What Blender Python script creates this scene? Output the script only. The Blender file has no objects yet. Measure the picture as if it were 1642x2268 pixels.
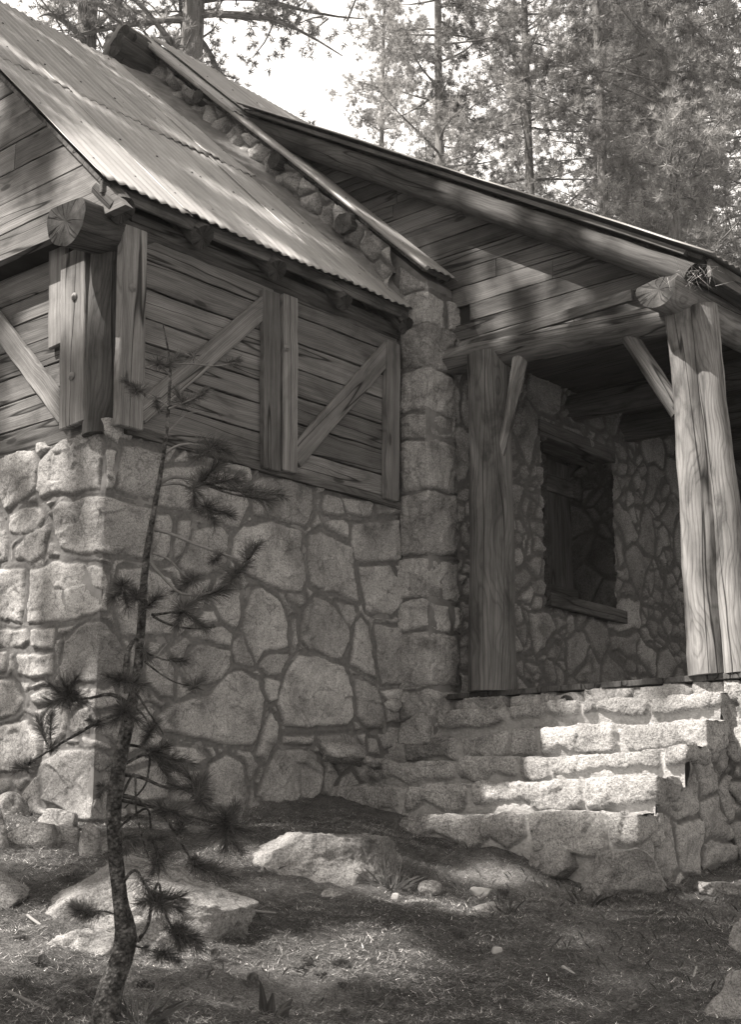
import bpy, bmesh, math, random
import numpy as np
from math import sin, cos, tan, atan, atan2, radians, degrees, pi, sqrt, exp
from mathutils import Vector, Matrix
random.seed(7); RNG = np.random.default_rng(11)
scene = bpy.context.scene
COL = scene.collection

# ------------------------------------------------------------------ camera
F_, CX_, CY_, HOR_ = 3080., 821., 1134., 1825.
PIT = atan((HOR_-CY_)/F_); YAW = radians(41.1)
CAM = np.array([5.926, -4.597, 0.0])
cd = bpy.data.cameras.new('camera'); cam = bpy.data.objects.new('camera', cd); COL.objects.link(cam)
cam.location = CAM; cam.rotation_euler = (pi/2+PIT, 0, YAW)
cd.sensor_fit = 'VERTICAL'; cd.sensor_height = 36; cd.lens = F_/2268*36
cd.clip_end = 2000; cd.clip_start = .05
scene.camera = cam

# ------------------------------------------------------------------ light
AZ = radians(28); EL = radians(54)
SUN = np.array([-sin(AZ)*cos(EL), -cos(AZ)*cos(EL), sin(EL)])      # towards the sun
w = bpy.data.worlds.new('World'); scene.world = w; w.use_nodes = True
nt = w.node_tree; nt.nodes.clear()
sky = nt.nodes.new('ShaderNodeTexSky'); sky.sky_type = 'NISHITA'; sky.sun_disc = False
sky.sun_elevation = EL; sky.sun_rotation = pi+AZ; sky.dust_density = 3.0; sky.air_density = 1.5
bw = nt.nodes.new('ShaderNodeRGBToBW'); mul = nt.nodes.new('ShaderNodeMixRGB'); mul.blend_type = 'MULTIPLY'; mul.inputs[0].default_value = 1
mul.inputs[2].default_value = (1.10, 1.0, .895, 1)
bg = nt.nodes.new('ShaderNodeBackground'); bg.inputs[1].default_value = .095
wo = nt.nodes.new('ShaderNodeOutputWorld')
nt.links.new(sky.outputs[0], bw.inputs[0]); nt.links.new(bw.outputs[0], mul.inputs[1])
# a bright bank of cloud low over the far side of the valley, behind the cabin
tc = nt.nodes.new('ShaderNodeTexCoord'); dp = nt.nodes.new('ShaderNodeVectorMath'); dp.operation = 'DOT_PRODUCT'; dp.inputs[1].default_value = (-.56, .70, .44)
nt.links.new(tc.outputs['Generated'], dp.inputs[0])
cn = nt.nodes.new('ShaderNodeTexNoise'); cn.inputs['Scale'].default_value = 2.6; cn.inputs['Detail'].default_value = 7; nt.links.new(tc.outputs['Generated'], cn.inputs['Vector'])
ad = nt.nodes.new('ShaderNodeMath'); ad.operation = 'MULTIPLY_ADD'; ad.inputs[1].default_value = .5; nt.links.new(cn.outputs[0], ad.inputs[0]); nt.links.new(dp.outputs['Value'], ad.inputs[2])
mr = nt.nodes.new('ShaderNodeMapRange'); mr.interpolation_type = 'SMOOTHSTEP'; mr.inputs[1].default_value = .88; mr.inputs[2].default_value = 1.12; nt.links.new(ad.outputs[0], mr.inputs[0])
cl = nt.nodes.new('ShaderNodeMixRGB'); cl.inputs[2].default_value = (9.0, 8.5, 8.0, 1); nt.links.new(mr.outputs[0], cl.inputs[0]); nt.links.new(mul.outputs[0], cl.inputs[1])
nt.links.new(cl.outputs[0], bg.inputs[0]); nt.links.new(bg.outputs[0], wo.inputs[0])
sd = bpy.data.lights.new('sun', 'SUN'); sd.energy = 5.0; sd.angle = radians(.55); sd.color = (1.0, .925, .845)
so = bpy.data.objects.new('sun', sd); COL.objects.link(so)
so.rotation_euler = Vector(SUN).to_track_quat('Z', 'Y').to_euler(); so.location = (0, -6, 20)
scene.view_settings.view_transform = 'Standard'; scene.view_settings.look = 'None'
scene.view_settings.exposure = 1.2; scene.view_settings.gamma = 1

# ------------------------------------------------------------------ measuring helpers
_fw = np.array([-sin(YAW)*cos(PIT), cos(YAW)*cos(PIT), sin(PIT)]); _rt = np.array([cos(YAW), sin(YAW), 0.]); _up = np.cross(_rt, _fw)
def ray(x, y):
    d = _fw*F_+_rt*(x-CX_)-_up*(y-CY_); return d/np.linalg.norm(d)
def P(x, y, ax, v):
    d = ray(x, y); return CAM+d*((v-CAM[ax])/d[ax])
def terr(x, y):
    x = np.asarray(x, float); y = np.asarray(y, float)
    z = -.02-.206*12*np.tanh(x/12)+.098*12*np.tanh(y/12)
    z = z+.02*np.sin(x*1.9+y*.7)+.014*np.sin(x*3.7-y*2.9+1)+.010*np.sin(x*7.1+y*6.3)
    return z
def G(x, y):
    d = ray(x, y); t = 1.0
    for i in range(4000):
        p = CAM+d*t
        if p[2] < terr(p[0], p[1]): break
        t += .005
    return CAM+d*t

# ------------------------------------------------------------------ numpy noise
def _h(ix, iy, iz, s):
    n = (ix*374761393+iy*668265263+iz*1274126177+s*974711) & 0xffffffff
    n = ((n ^ (n >> 13))*1274126177) & 0xffffffff
    n = n ^ (n >> 16)
    return (n & 0xffff)/32767.5-1
def vn(p, s=0):
    p = np.asarray(p, float); i = np.floor(p).astype(np.int64); f = p-i; f = f*f*(3-2*f)
    r = 0
    for a in (0, 1):
        for b in (0, 1):
            for c in (0, 1):
                wgt = (f[..., 0] if a else 1-f[..., 0])*(f[..., 1] if b else 1-f[..., 1])*(f[..., 2] if c else 1-f[..., 2])
                r = r+wgt*_h(i[..., 0]+a, i[..., 1]+b, i[..., 2]+c, s)
    return r
def fbm(p, sc, oct=4, s=0, gain=.5):
    p = np.asarray(p, float)*sc; a = 1; r = 0
    for k in range(oct):
        r = r+a*vn(p, s+k*17); p = p*2.03; a *= gain
    return r

# ------------------------------------------------------------------ materials
def C(v): return (v, v, v, 1)
class NT:
    def __init__(s, name):
        s.m = bpy.data.materials.new(name); s.m.use_nodes = True; s.t = s.m.node_tree; s.n = s.t.nodes
        s.b = s.n['Principled BSDF']; s.out = s.n['Material Output']
    def new(s, t, **k):
        n = s.n.new(t)
        for a, b in k.items(): setattr(n, a, b)
        return n
    def lk(s, a, b): s.t.links.new(a, b)
    def obj(s): return s.new('ShaderNodeTexCoord').outputs['Object']
    def attr(s, name): return s.new('ShaderNodeAttribute', attribute_name=name)
    def map(s, vec, sc):
        m = s.new('ShaderNodeMapping'); m.inputs['Scale'].default_value = sc if isinstance(sc, tuple) else (sc,)*3; s.lk(vec, m.inputs[0]); return m.outputs[0]
    def noise(s, vec, sc, det=4, rough=.5, dist=0):
        n = s.new('ShaderNodeTexNoise'); n.inputs['Scale'].default_value = sc; n.inputs['Detail'].default_value = det
        n.inputs['Roughness'].default_value = rough; n.inputs['Distortion'].default_value = dist; s.lk(vec, n.inputs['Vector']); return n.outputs[0]
    def ramp(s, fac, stops):
        r = s.new('ShaderNodeValToRGB'); e = r.color_ramp.elements
        while len(e) < len(stops): e.new(.5)
        for i, (p, c) in enumerate(stops): e[i].position = p; e[i].color = C(c) if not isinstance(c, tuple) else c
        s.lk(fac, r.inputs[0]); return r.outputs[0]
    def mix(s, f, a, b, mode='MIX'):
        n = s.new('ShaderNodeMixRGB', blend_type=mode)
        for i, v in ((0, f), (1, a), (2, b)):
            if hasattr(v, 'node'): s.lk(v, n.inputs[i])
            elif i == 0: n.inputs[0].default_value = v
            else: n.inputs[i].default_value = v if isinstance(v, tuple) else (v, v, v, 1)
        return n.outputs[0]
    def math(s, op, a, b=0, c=0):
        n = s.new('ShaderNodeMath', operation=op)
        for i, v in ((0, a), (1, b), (2, c)):
            if hasattr(v, 'node'): s.lk(v, n.inputs[i])
            else: n.inputs[i].default_value = v
        return n.outputs[0]
    def bump(s, hgt, st, dist=.01):
        b = s.new('ShaderNodeBump'); b.inputs['Strength'].default_value = st; b.inputs['Distance'].default_value = dist
        s.lk(hgt, b.inputs['Height']); s.lk(b.outputs[0], s.b.inputs['Normal'])
    def fin(s, col, rough=.9, spec=.2):
        if hasattr(col, 'node'): s.lk(col, s.b.inputs['Base Color'])
        else: s.b.inputs['Base Color'].default_value = col
        s.b.inputs['Roughness'].default_value = rough; s.b.inputs['Specular IOR Level'].default_value = spec
        return s.m

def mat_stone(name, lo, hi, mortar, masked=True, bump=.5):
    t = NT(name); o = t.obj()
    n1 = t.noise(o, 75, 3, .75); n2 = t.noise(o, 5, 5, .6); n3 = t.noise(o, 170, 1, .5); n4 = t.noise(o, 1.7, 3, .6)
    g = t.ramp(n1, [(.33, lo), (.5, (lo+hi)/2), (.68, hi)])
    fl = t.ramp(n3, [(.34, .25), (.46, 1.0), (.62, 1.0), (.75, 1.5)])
    g = t.mix(.6, g, fl, 'MULTIPLY')
    st = t.ramp(n2, [(.3, .42), (.45, .9), (.7, 1.18)]); g = t.mix(.85, g, st, 'MULTIPLY'); g = t.mix(.8, g, t.ramp(n4, [(.35, .66), (.5, 1), (.65, 1.15)]), 'MULTIPLY')
    cr = t.ramp(t.math('ABSOLUTE', t.math('SUBTRACT', t.noise(o, 3.2, 3, .55, .6), .5)), [(0, .3), (.004, .55), (.010, 1), (1, 1)]); g = t.mix(.55, g, cr, 'MULTIPLY')
    tn = t.attr('tone').outputs['Fac']; g = t.mix(1, g, t.mix(1, tn, (1, 1, 1, 1), 'MULTIPLY'), 'MULTIPLY')
    m1 = t.noise(o, 14, 6, .65); m2 = t.noise(o, 60, 3, .6)
    mo = t.mix(.5, t.ramp(m1, [(.3, mortar*.6), (.6, mortar*1.15), (.75, mortar*1.5)]), t.ramp(m2, [(.3, mortar*.6), (.7, mortar*1.4)]))
    if masked:
        mk = t.attr('mask').outputs['Fac']; col = t.mix(mk, mo, g)
    else: col = g
    hb = t.math('ADD', t.noise(o, 40, 6, .7), t.math('MULTIPLY', n1, .5))
    t.bump(hb, bump, .016)
    return t.fin(col, .92, .15)

def mat_wood(name, dark, light, ring=.011, stain=.7, bump=.35, rough=.8, crack=1.0, knot=(1.6, 5.0, 3)):
    t = NT(name); g = t.attr('gr').outputs['Vector']; tn = t.attr('tone').outputs['Fac']
    fine = t.noise(t.map(g, (2.5, 150, 150)), 1, 3, .6); mid = t.noise(t.map(g, (1.2, 26, 26)), 1, 4, .6)
    wob = t.noise(t.map(g, (1.1, 3.5, 3.5)), 1, 2, .5); wob2 = t.noise(t.map(g, (5, 20, 20)), 1, 2, .5)
    kn = t.new('ShaderNodeTexVoronoi'); kn.inputs['Scale'].default_value = 1; kn.inputs['Randomness'].default_value = 1; t.lk(t.map(g, knot), kn.inputs['Vector']); kd = kn.outputs['Distance']
    bulge = t.math('MULTIPLY', t.math('POWER', t.math('SUBTRACT', 1, t.math('MINIMUM', t.math('MULTIPLY', kd, 2.2), 1)), 2), 3.2)      # rings swerve round the knots
    sp = t.new('ShaderNodeSeparateXYZ'); t.lk(g, sp.inputs[0])
    a = t.math('ADD', t.math('ADD', t.math('MULTIPLY', sp.outputs[1], 1/ring), t.math('MULTIPLY', wob, 11.0)), t.math('ADD', t.math('MULTIPLY', wob2, 1.1), bulge))
    rg = t.math('FRACT', a)
    rc = t.ramp(rg, [(0, .42), (.16, .9), (.72, 1.1), (1, .48)])
    col = t.ramp(mid, [(.25, dark), (.5, (dark+light)/2), (.78, light)])
    col = t.mix(.62, col, rc, 'MULTIPLY')
    col = t.mix(.5, col, t.ramp(fine, [(.3, .55), (.5, 1), (.7, 1.3)]), 'MULTIPLY')
    big = t.noise(t.map(g, (2.0, 4.5, 4.5)), 1, 6, .62, .5)
    col = t.mix(stain, col, t.ramp(big, [(.33, .3), (.45, .8), (.55, 1.02), (.7, 1.35)]), 'MULTIPLY')
    col = t.mix(.9, col, t.ramp(kd, [(.0, .16), (.07, .3), (.10, .9), (.2, 1), (1, 1)]), 'MULTIPLY')
    cr = t.noise(t.map(g, (.35, 6, 6)), 1, 2, .4); ck = t.ramp(t.math('ABSOLUTE', t.math('SUBTRACT', cr, .53)), [(0, .12), (.004, .3), (.010, 1), (1, 1)])
    col = t.mix(crack, col, ck, 'MULTIPLY')
    col = t.mix(1, col, t.mix(1, tn, (1, 1, 1, 1), 'MULTIPLY'), 'MULTIPLY')
    t.bump(t.math('ADD', t.math('ADD', t.math('MULTIPLY', rg, .35), fine), t.math('MULTIPLY', ck, 1.2)), bump, .006)
    return t.fin(col, rough, .2)

def mat_end(name):
    """sawn log end: rings, radial drying cracks, dark weathering (gr = position on the end face)"""
    t = NT(name); g = t.attr('gr').outputs['Vector']; sp = t.new('ShaderNodeSeparateXYZ'); t.lk(g, sp.inputs[0]); y = sp.outputs[1]; z = sp.outputs[2]
    r = t.math('SQRT', t.math('ADD', t.math('MULTIPLY', y, y), t.math('MULTIPLY', z, z))); n = t.noise(t.map(g, (0, 9, 9)), 1, 4, .6)
    rg = t.math('FRACT', t.math('ADD', t.math('MULTIPLY', r, 85), t.math('MULTIPLY', n, 3))); an = t.math('ARCTAN2', z, y)
    cmb = t.new('ShaderNodeCombineXYZ'); t.lk(t.math('MULTIPLY', an, 1.5), cmb.inputs[0]); t.lk(t.math('MULTIPLY', r, 2.5), cmb.inputs[1])
    ck = t.ramp(t.math('ABSOLUTE', t.math('SUBTRACT', t.noise(cmb.outputs[0], 1, 2, .5), .5)), [(0, .15), (.01, .35), (.03, 1), (1, 1)])
    col = t.ramp(n, [(.3, .025), (.5, .06), (.7, .12)]); col = t.mix(.5, col, t.ramp(rg, [(0, .5), (.3, 1), (1, .9)]), 'MULTIPLY'); col = t.mix(.75, col, ck, 'MULTIPLY')
    t.bump(ck, .5, .01); return t.fin(col, .9, .1)

def mat_plain(name, v, rough=.8, var=.35, sc=20, bump=.3):
    t = NT(name); o = t.obj(); n = t.noise(o, sc, 5, .6)
    t.bump(t.noise(o, sc*3, 5, .7), bump, .006)
    tn = t.attr('tone').outputs['Fac']
    col = t.ramp(n, [(.3, v*(1-var)), (.7, v*(1+var))])
    return t.fin(col, rough, .2)

def mat_toned(name, v, rough=.85, trans=0, sc=30):
    t = NT(name); tn = t.attr('tone').outputs['Fac']
    col = t.mix(1, C(v), t.mix(1, tn, (1, 1, 1, 1), 'MULTIPLY'), 'MULTIPLY'); t.fin(col, rough, .25)
    if trans:
        tr = t.new('ShaderNodeBsdfTranslucent'); t.lk(col, tr.inputs[0]); mx = t.new('ShaderNodeMixShader'); mx.inputs[0].default_value = trans
        t.lk(t.b.outputs[0], mx.inputs[1]); t.lk(tr.outputs[0], mx.inputs[2]); t.lk(mx.outputs[0], t.out.inputs[0])
    return t.m

def mat_metal():
    t = NT('galvanized_metal'); g = t.attr('gr').outputs['Vector']; tn = t.attr('tone').outputs['Fac']
    n = t.noise(t.map(g, (.6, 9, 9)), 1, 5, .6); n2 = t.noise(t.map(g, (5, 14, 14)), 1, 6, .7)
    col = t.ramp(n, [(.3, .30), (.55, .44), (.75, .52)])
    col = t.mix(.6, col, t.ramp(n2, [(.25, .5), (.4, .95), (.8, 1.08)]), 'MULTIPLY')
    col = t.mix(1, col, t.mix(1, tn, (1, 1, 1, 1), 'MULTIPLY'), 'MULTIPLY')
    t.fin(col, .5, .4); t.b.inputs['Metallic'].default_value = .25
    t.lk(t.ramp(n2, [(.3, (.65,)*3+(1,)), (.7, (.42,)*3+(1,))]), t.b.inputs['Roughness'])
    t.bump(n2, .1, .004)
    return t.m

def mat_ground():
    t = NT('forest_floor'); o = t.obj()
    a = t.noise(o, 1.1, 6, .65, .4); b = t.noise(o, 22, 6, .75, .3); c = t.noise(o, 130, 4, .8)
    col = t.ramp(a, [(.3, .07), (.46, .125), (.6, .22), (.75, .32)])
    col = t.mix(.9, col, t.ramp(b, [(.3, .45), (.5, 1), (.72, 1.5)]), 'MULTIPLY')
    col = t.mix(.9, col, t.ramp(c, [(.32, .2), (.5, 1), (.68, 2.0)]), 'MULTIPLY')
    t.bump(t.math('ADD', t.math('MULTIPLY', b, 2), c), .8, .03)
    return t.fin(col, .95, .1)

def mat_bark(name, lo, hi):
    t = NT(name); g = t.attr('gr').outputs['Vector']
    v = t.noise(t.map(g, (5, 22, 22)), 1, 6, .7, .6); f = t.noise(t.map(g, (60, 90, 90)), 1, 4, .7)
    col = t.mix(.6, t.ramp(v, [(.34, lo*.5), (.48, (lo+hi)/2), (.66, hi)]), t.ramp(f, [(.3, .4), (.7, 1.5)]), 'MULTIPLY')
    t.bump(t.math('ADD', v, t.math('MULTIPLY', f, .4)), .8, .02)
    return t.fin(col, .92, .1)

def mat_sapbark():
    t = NT('young_pine_bark'); o = t.obj(); v = t.new('ShaderNodeTexVoronoi'); v.inputs['Scale'].default_value = 75; t.lk(o, v.inputs['Vector'])
    a = t.noise(o, 28, 5, .7); b = t.noise(o, 120, 3, .7)
    col = t.ramp(a, [(.36, .045), (.5, .10), (.66, .24)]); col = t.mix(.7, col, t.ramp(v.outputs['Distance'], [(.1, 1.2), (.5, .9), (.8, .35)]), 'MULTIPLY')
    col = t.mix(.6, col, t.ramp(b, [(.3, .4), (.7, 1.6)]), 'MULTIPLY')
    t.bump(t.math('SUBTRACT', a, t.math('MULTIPLY', v.outputs['Distance'], .6)), 1.0, .02); return t.fin(col, .95, .1)
M = dict(
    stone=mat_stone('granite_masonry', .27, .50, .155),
    stone_dk=mat_stone('granite_masonry_porch', .20, .40, .12), reveal_shade=mat_stone('granite_painted_shade', .06, .13, .05),  # window reveals: darker copy of the masonry, recess shade put into the colour
    granite=mat_stone('granite_block', .24, .50, .2, False, .9), step=mat_stone('granite_steps', .25, .62, .50, True, 1.0),
    boulder=mat_stone('granite_boulder', .20, .42, .2, False, .7),
    mortar=mat_plain('mortar', .22, .95, .3, 9, .6), pale_mortar=mat_plain('pale_mortar', .40, .95, .25, 9, .6),
    plank=mat_wood('weathered_planks', .105, .25, .012, .75),
    gable=mat_wood('gable_planks', .10, .23, .014, .8),
    trim=mat_wood('weathered_trim', .11, .32, .011, .7),
    log=mat_wood('weathered_log', .085, .20, .035, 1.0, .5, knot=(2.2, 4.0, 3)),
    darklog=mat_wood('dark_log', .05, .13, .03, .9, .4),
    post=mat_wood('silvery_log', .17, .33, .05, .95, .5, knot=(2.2, 4.0, 3)),
    end=mat_end('log_end_grain'),
    dark=mat_plain('dark_timber', .035, .9, .3, 8),
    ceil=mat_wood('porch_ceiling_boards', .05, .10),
    metal=mat_metal(), steel=mat_plain('dull_steel', .24, .45, .2, 40, .1),
    ground=mat_ground(), bark=mat_sapbark(), palebark=mat_plain('pale_twig_bark', .24, .9, .3, 40), bark_bg=mat_bark('distant_pine_bark', .15, .32),
    needle=mat_toned('young_pine_needles', .125, .6, .2), crown=mat_toned('pine_foliage', .34, .7, .5), 
    litter=mat_toned('dry_needles', .34, .85, .1), grass=mat_toned('dry_grass', .3, .85, .2), cone=mat_toned('pine_cone_scales', .13, .8),
    twig=mat_toned('dead_twigs', .13, .9), palestone=mat_plain('pale_stone', .42, .9, .2, 30), stick=mat_toned('bleached_stick', .4, .85),
)

# ------------------------------------------------------------------ mesh builder
class MB:
    def __init__(s): s.v = []; s.f = []; s.g = []; s.t = []; s.k = []; s.n = 0; s.mi = []
    def add(s, v, f, g=None, t=1.0, k=1.0, mi=0):
        v = np.asarray(v, float).reshape(-1, 3); n = len(v)
        s.v.append(v); s.g.append(np.asarray(g, float).reshape(-1, 3) if g is not None else v.copy())
        s.t.append(np.broadcast_to(np.asarray(t, float), (n,)).copy()); s.k.append(np.broadcast_to(np.asarray(k, float), (n,)).copy())
        if isinstance(f, np.ndarray): s.f.append(f+s.n)
        else: s.f += [[i+s.n for i in q] for q in f]
        cnt = len(f); s.mi += [mi]*cnt; s.n += n
    def build(s, name, mats, parent=None, smooth=False, bevel=0, loc=None, link=True):
        me = bpy.data.meshes.new(name); v = np.concatenate(s.v)
        if loc is not None: v = v-np.asarray(loc)
        if all(isinstance(q, np.ndarray) for q in s.f) and len(s.f):
            w = s.f[0].shape[1]
        else: w = 0
        if w and all(q.shape[1] == w for q in s.f):
            f = np.concatenate(s.f).astype(np.int32)
            me.vertices.add(len(v)); me.vertices.foreach_set('co', v.ravel())
            me.loops.add(f.size); me.loops.foreach_set('vertex_index', f.ravel())
            me.polygons.add(len(f)); me.polygons.foreach_set('loop_start', np.arange(0, f.size, w, dtype=np.int32))
            me.update(calc_edges=True)
        else:
            fl = []
            for q in s.f:
                if isinstance(q, np.ndarray): fl += q.tolist()
                else: fl.append(q)
            me.from_pydata(v.tolist(), [], fl)
        for nm, tp, d in (('gr', 'FLOAT_VECTOR', np.concatenate(s.g).ravel()), ('tone', 'FLOAT', np.concatenate(s.t)), ('mask', 'FLOAT', np.concatenate(s.k))):
            a = me.attributes.new(nm, tp, 'POINT'); a.data.foreach_set('vector' if tp == 'FLOAT_VECTOR' else 'value', d)
        mats = mats if isinstance(mats, (list, tuple)) else [mats]
        for m in mats: me.materials.append(m)
        if len(mats) > 1: me.polygons.foreach_set('material_index', np.array(s.mi, dtype=np.int32))
        if smooth: me.polygons.foreach_set('use_smooth', np.ones(len(me.polygons), dtype=bool))
        me.update()
        o = bpy.data.objects.new(name, me); COL.objects.link(o)
        if loc is not None: o.location = loc
        if parent is not None:
            o.parent = parent
            if loc is None: o.location = -np.array(parent.location)
        if bevel:
            b = o.modifiers.new('bevel', 'BEVEL'); b.width = bevel; b.segments = 1; b.limit_method = 'ANGLE'
        return o
def thing(name, loc, label, cat, group=None):
    o = bpy.data.objects.new(name, None); COL.objects.link(o); o.location = loc; o.empty_display_size = .2
    tag(o, label, cat, group); return o
def tag(o, label, cat, group=None, kind=None):
    if label: o['label'] = label
    if cat: o['category'] = cat
    if group: o['group'] = group
    if kind: o['kind'] = kind
def nz(v): v = np.asarray(v, float); return v/np.linalg.norm(v)

def board(mb, a, b, wid, th, nrm, tone=None, jit=.003, seg=6):
    """plank from a to b (centre line of its back face), width wid, thickness th towards nrm"""
    a = np.asarray(a, float); b = np.asarray(b, float); L = np.linalg.norm(b-a); d = (b-a)/L
    n = np.asarray(nrm, float); n = nz(n-d*(n@d)); s = np.cross(n, d)
    ro = np.random.RandomState(random.randrange(1 << 30)); off = ro.rand(3)*20
    tone = tone if tone is not None else ro.uniform(.62, 1.3)
    vs = []; gs = []
    for i in range(seg+1):
        t = i/seg; c = a+(b-a)*t
        for (u, h) in ((-.5, 0), (.5, 0), (.5, 1), (-.5, 1)):
            ju = ro.uniform(-jit, jit); jh = ro.uniform(-jit, jit)*.5
            vs.append(c+s*(wid*u+ju)+n*(th*h+(jh if h else 0))); gs.append(off+np.array([L*t, wid*u, th*h*.6]))
    fs = []
    for i in range(seg):
        k = i*4
        for j in range(4): fs.append([k+j, k+(j+1) % 4, k+4+(j+1) % 4, k+4+j])
    fs.append([3, 2, 1, 0]); k = seg*4; fs.append([k, k+1, k+2, k+3])
    mb.add(vs, fs, gs, tone)

def logm(mb, pts, rads, nside=20, step=.06, rough=.05, tone=1.0, caps=True, seed=0, endmi=None, flat=None, gro=None):
    """log / branch along a polyline with radii; rough = relative radius noise"""
    pts = [np.asarray(p, float) for p in pts]; cen = []; rr = []
    for i in range(len(pts)-1):
        L = np.linalg.norm(pts[i+1]-pts[i]); n = max(1, int(L/step))
        for k in range(n):
            t = k/n; cen.append(pts[i]*(1-t)+pts[i+1]*t); rr.append(rads[i]*(1-t)+rads[i+1]*t)
    cen.append(pts[-1]); rr.append(rads[-1]); cen = np.array(cen); rr = np.array(rr); m = len(cen)
    if m > 4 and len(pts) > 2:
        for _ in range(3): cen[1:-1] = (cen[:-2]+2*cen[1:-1]+cen[2:])/4
    tg = np.gradient(cen, axis=0); tg /= np.linalg.norm(tg, axis=1)[:, None]
    ref = np.array([0, 0, 1.]) if abs(tg[0][2]) < .8 else np.array([1., 0, 0])
    acc = np.concatenate([[0], np.cumsum(np.linalg.norm(np.diff(cen, axis=0), axis=1))])
    th = np.linspace(0, 2*pi, nside, endpoint=False)
    S = np.cross(tg, ref); S /= np.linalg.norm(S, axis=1)[:, None]; U = np.cross(S, tg)
    A, T = np.meshgrid(acc, th, indexing='ij')
    q = np.stack([A*2.2/max(.05, rr.max())*.1, np.cos(T)*1.2, np.sin(T)*1.2], -1)+seed*3.1
    R = rr[:, None]*(1+rough*(fbm(q, 1.0, 3, seed)+.5*fbm(q, 4, 2, seed+5)))
    V = cen[:, None]+S[:, None]*(R*np.cos(T))[..., None]+U[:, None]*(R*np.sin(T))[..., None]
    if flat is not None: V = flat(V)
    off = gro if gro is not None else np.array([seed*1.37 % 20, seed*2.9 % 20, 3.3])
    Gc = np.stack([A, T/(2*pi)*2*pi*rr.max(), R*.2], -1)+off
    i = np.arange(m-1)[:, None]*nside; j = np.arange(nside)[None]; jn = (j+1) % nside
    f = np.stack([i+j, i+jn, i+nside+jn, i+nside+j], -1).reshape(-1, 4)
    mb.add(V.reshape(-1, 3), f.tolist(), Gc.reshape(-1, 3), tone)
    if caps:
        for e, row in ((0, V[0][::-1]), (m-1, V[-1])):
            c = row.mean(0); vv = np.vstack([row, [c]]); n = nside
            lc = (vv-c); gg = np.stack([np.full(n+1, .3), lc@S[e], lc@U[e]], -1)
            mb.add(vv, [[k, (k+1) % n, n] for k in range(n)], gg, tone, mi=(endmi or 0))

_ico = {}
def ico(k):
    if k not in _ico:
        bm = bmesh.new(); bmesh.ops.create_icosphere(bm, subdivisions=k, radius=1)
        _ico[k] = (np.array([v.co[:] for v in bm.verts]), np.array([[v.index for v in f.verts] for f in bm.faces])); bm.free()
    return _ico[k]
def rock(mb, c, size, seed=0, boxy=.6, rough=.12, sub=4, rot=0, tone=None, facets=5, tilt=(0, 0), fine=.02, planes=()):
    v, f = ico(sub); v = v.copy(); ro = np.random.RandomState(seed+100)
    inf = np.abs(v).max(1)[:, None]; bx = v/inf
    nr = (np.abs(bx)**8).sum(1)**(1/8); bx = bx/nr[:, None]
    p = v*(1-boxy)+bx*boxy
    for k in range(facets):
        n = nz(ro.normal(size=3)); d = ro.uniform(.55, .85); e = p@n-d; p = p-np.where(e > 0, e, 0)[:, None]*n*.85
    for (px_, py_, pz_, d) in planes:
        n = nz((px_, py_, pz_)); e = p@n-d; p = p-np.where(e > 0, e, 0)[:, None]*n*.93
    p = p*(1+rough*fbm(p*1.0+seed*3.7, 1.1, 2, seed)[:, None]+.35*rough*fbm(p+seed*1.7, 3.1, 3, seed+4)[:, None])
    size = np.asarray(size, float)/2
    q = p*size
    nn = p/np.linalg.norm(p, axis=1)[:, None]
    q = q+nn*(fine*fbm(q+seed, 9, 4, seed+3)+fine*.45*np.abs(fbm(q+seed, 28, 3, seed+8)))[:, None]
    R = Matrix.Rotation(rot, 3, 'Z') @ Matrix.Rotation(tilt[0], 3, 'X') @ Matrix.Rotation(tilt[1], 3, 'Y')
    q = q@np.array(R).T+np.asarray(c)
    mb.add(q, f, q, tone if tone is not None else ro.uniform(.8, 1.15))

def grid_faces(n, m, keep=None):
    i = np.arange(n-1)[:, None]*m; j = np.arange(m-1)[None]
    f = np.stack([i+j, i+j+1, i+m+j+1, i+m+j], -1)
    if keep is not None:
        kk = keep[:-1, :-1] & keep[1:, :-1] & keep[:-1, 1:] & keep[1:, 1:]; f = f[kk]
    return f.reshape(-1, 4)
def sheet(mb, pos, nrm, h, mask, tone, keep=None, flip=False):
    n, m = h.shape; V = pos+nrm*h[..., None]
    f = grid_faces(n, m, keep)
    if flip: f = f[:, ::-1]
    mb.add(V.reshape(-1, 3), f, pos.reshape(-1, 3), tone.ravel(), mask.ravel())

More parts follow.
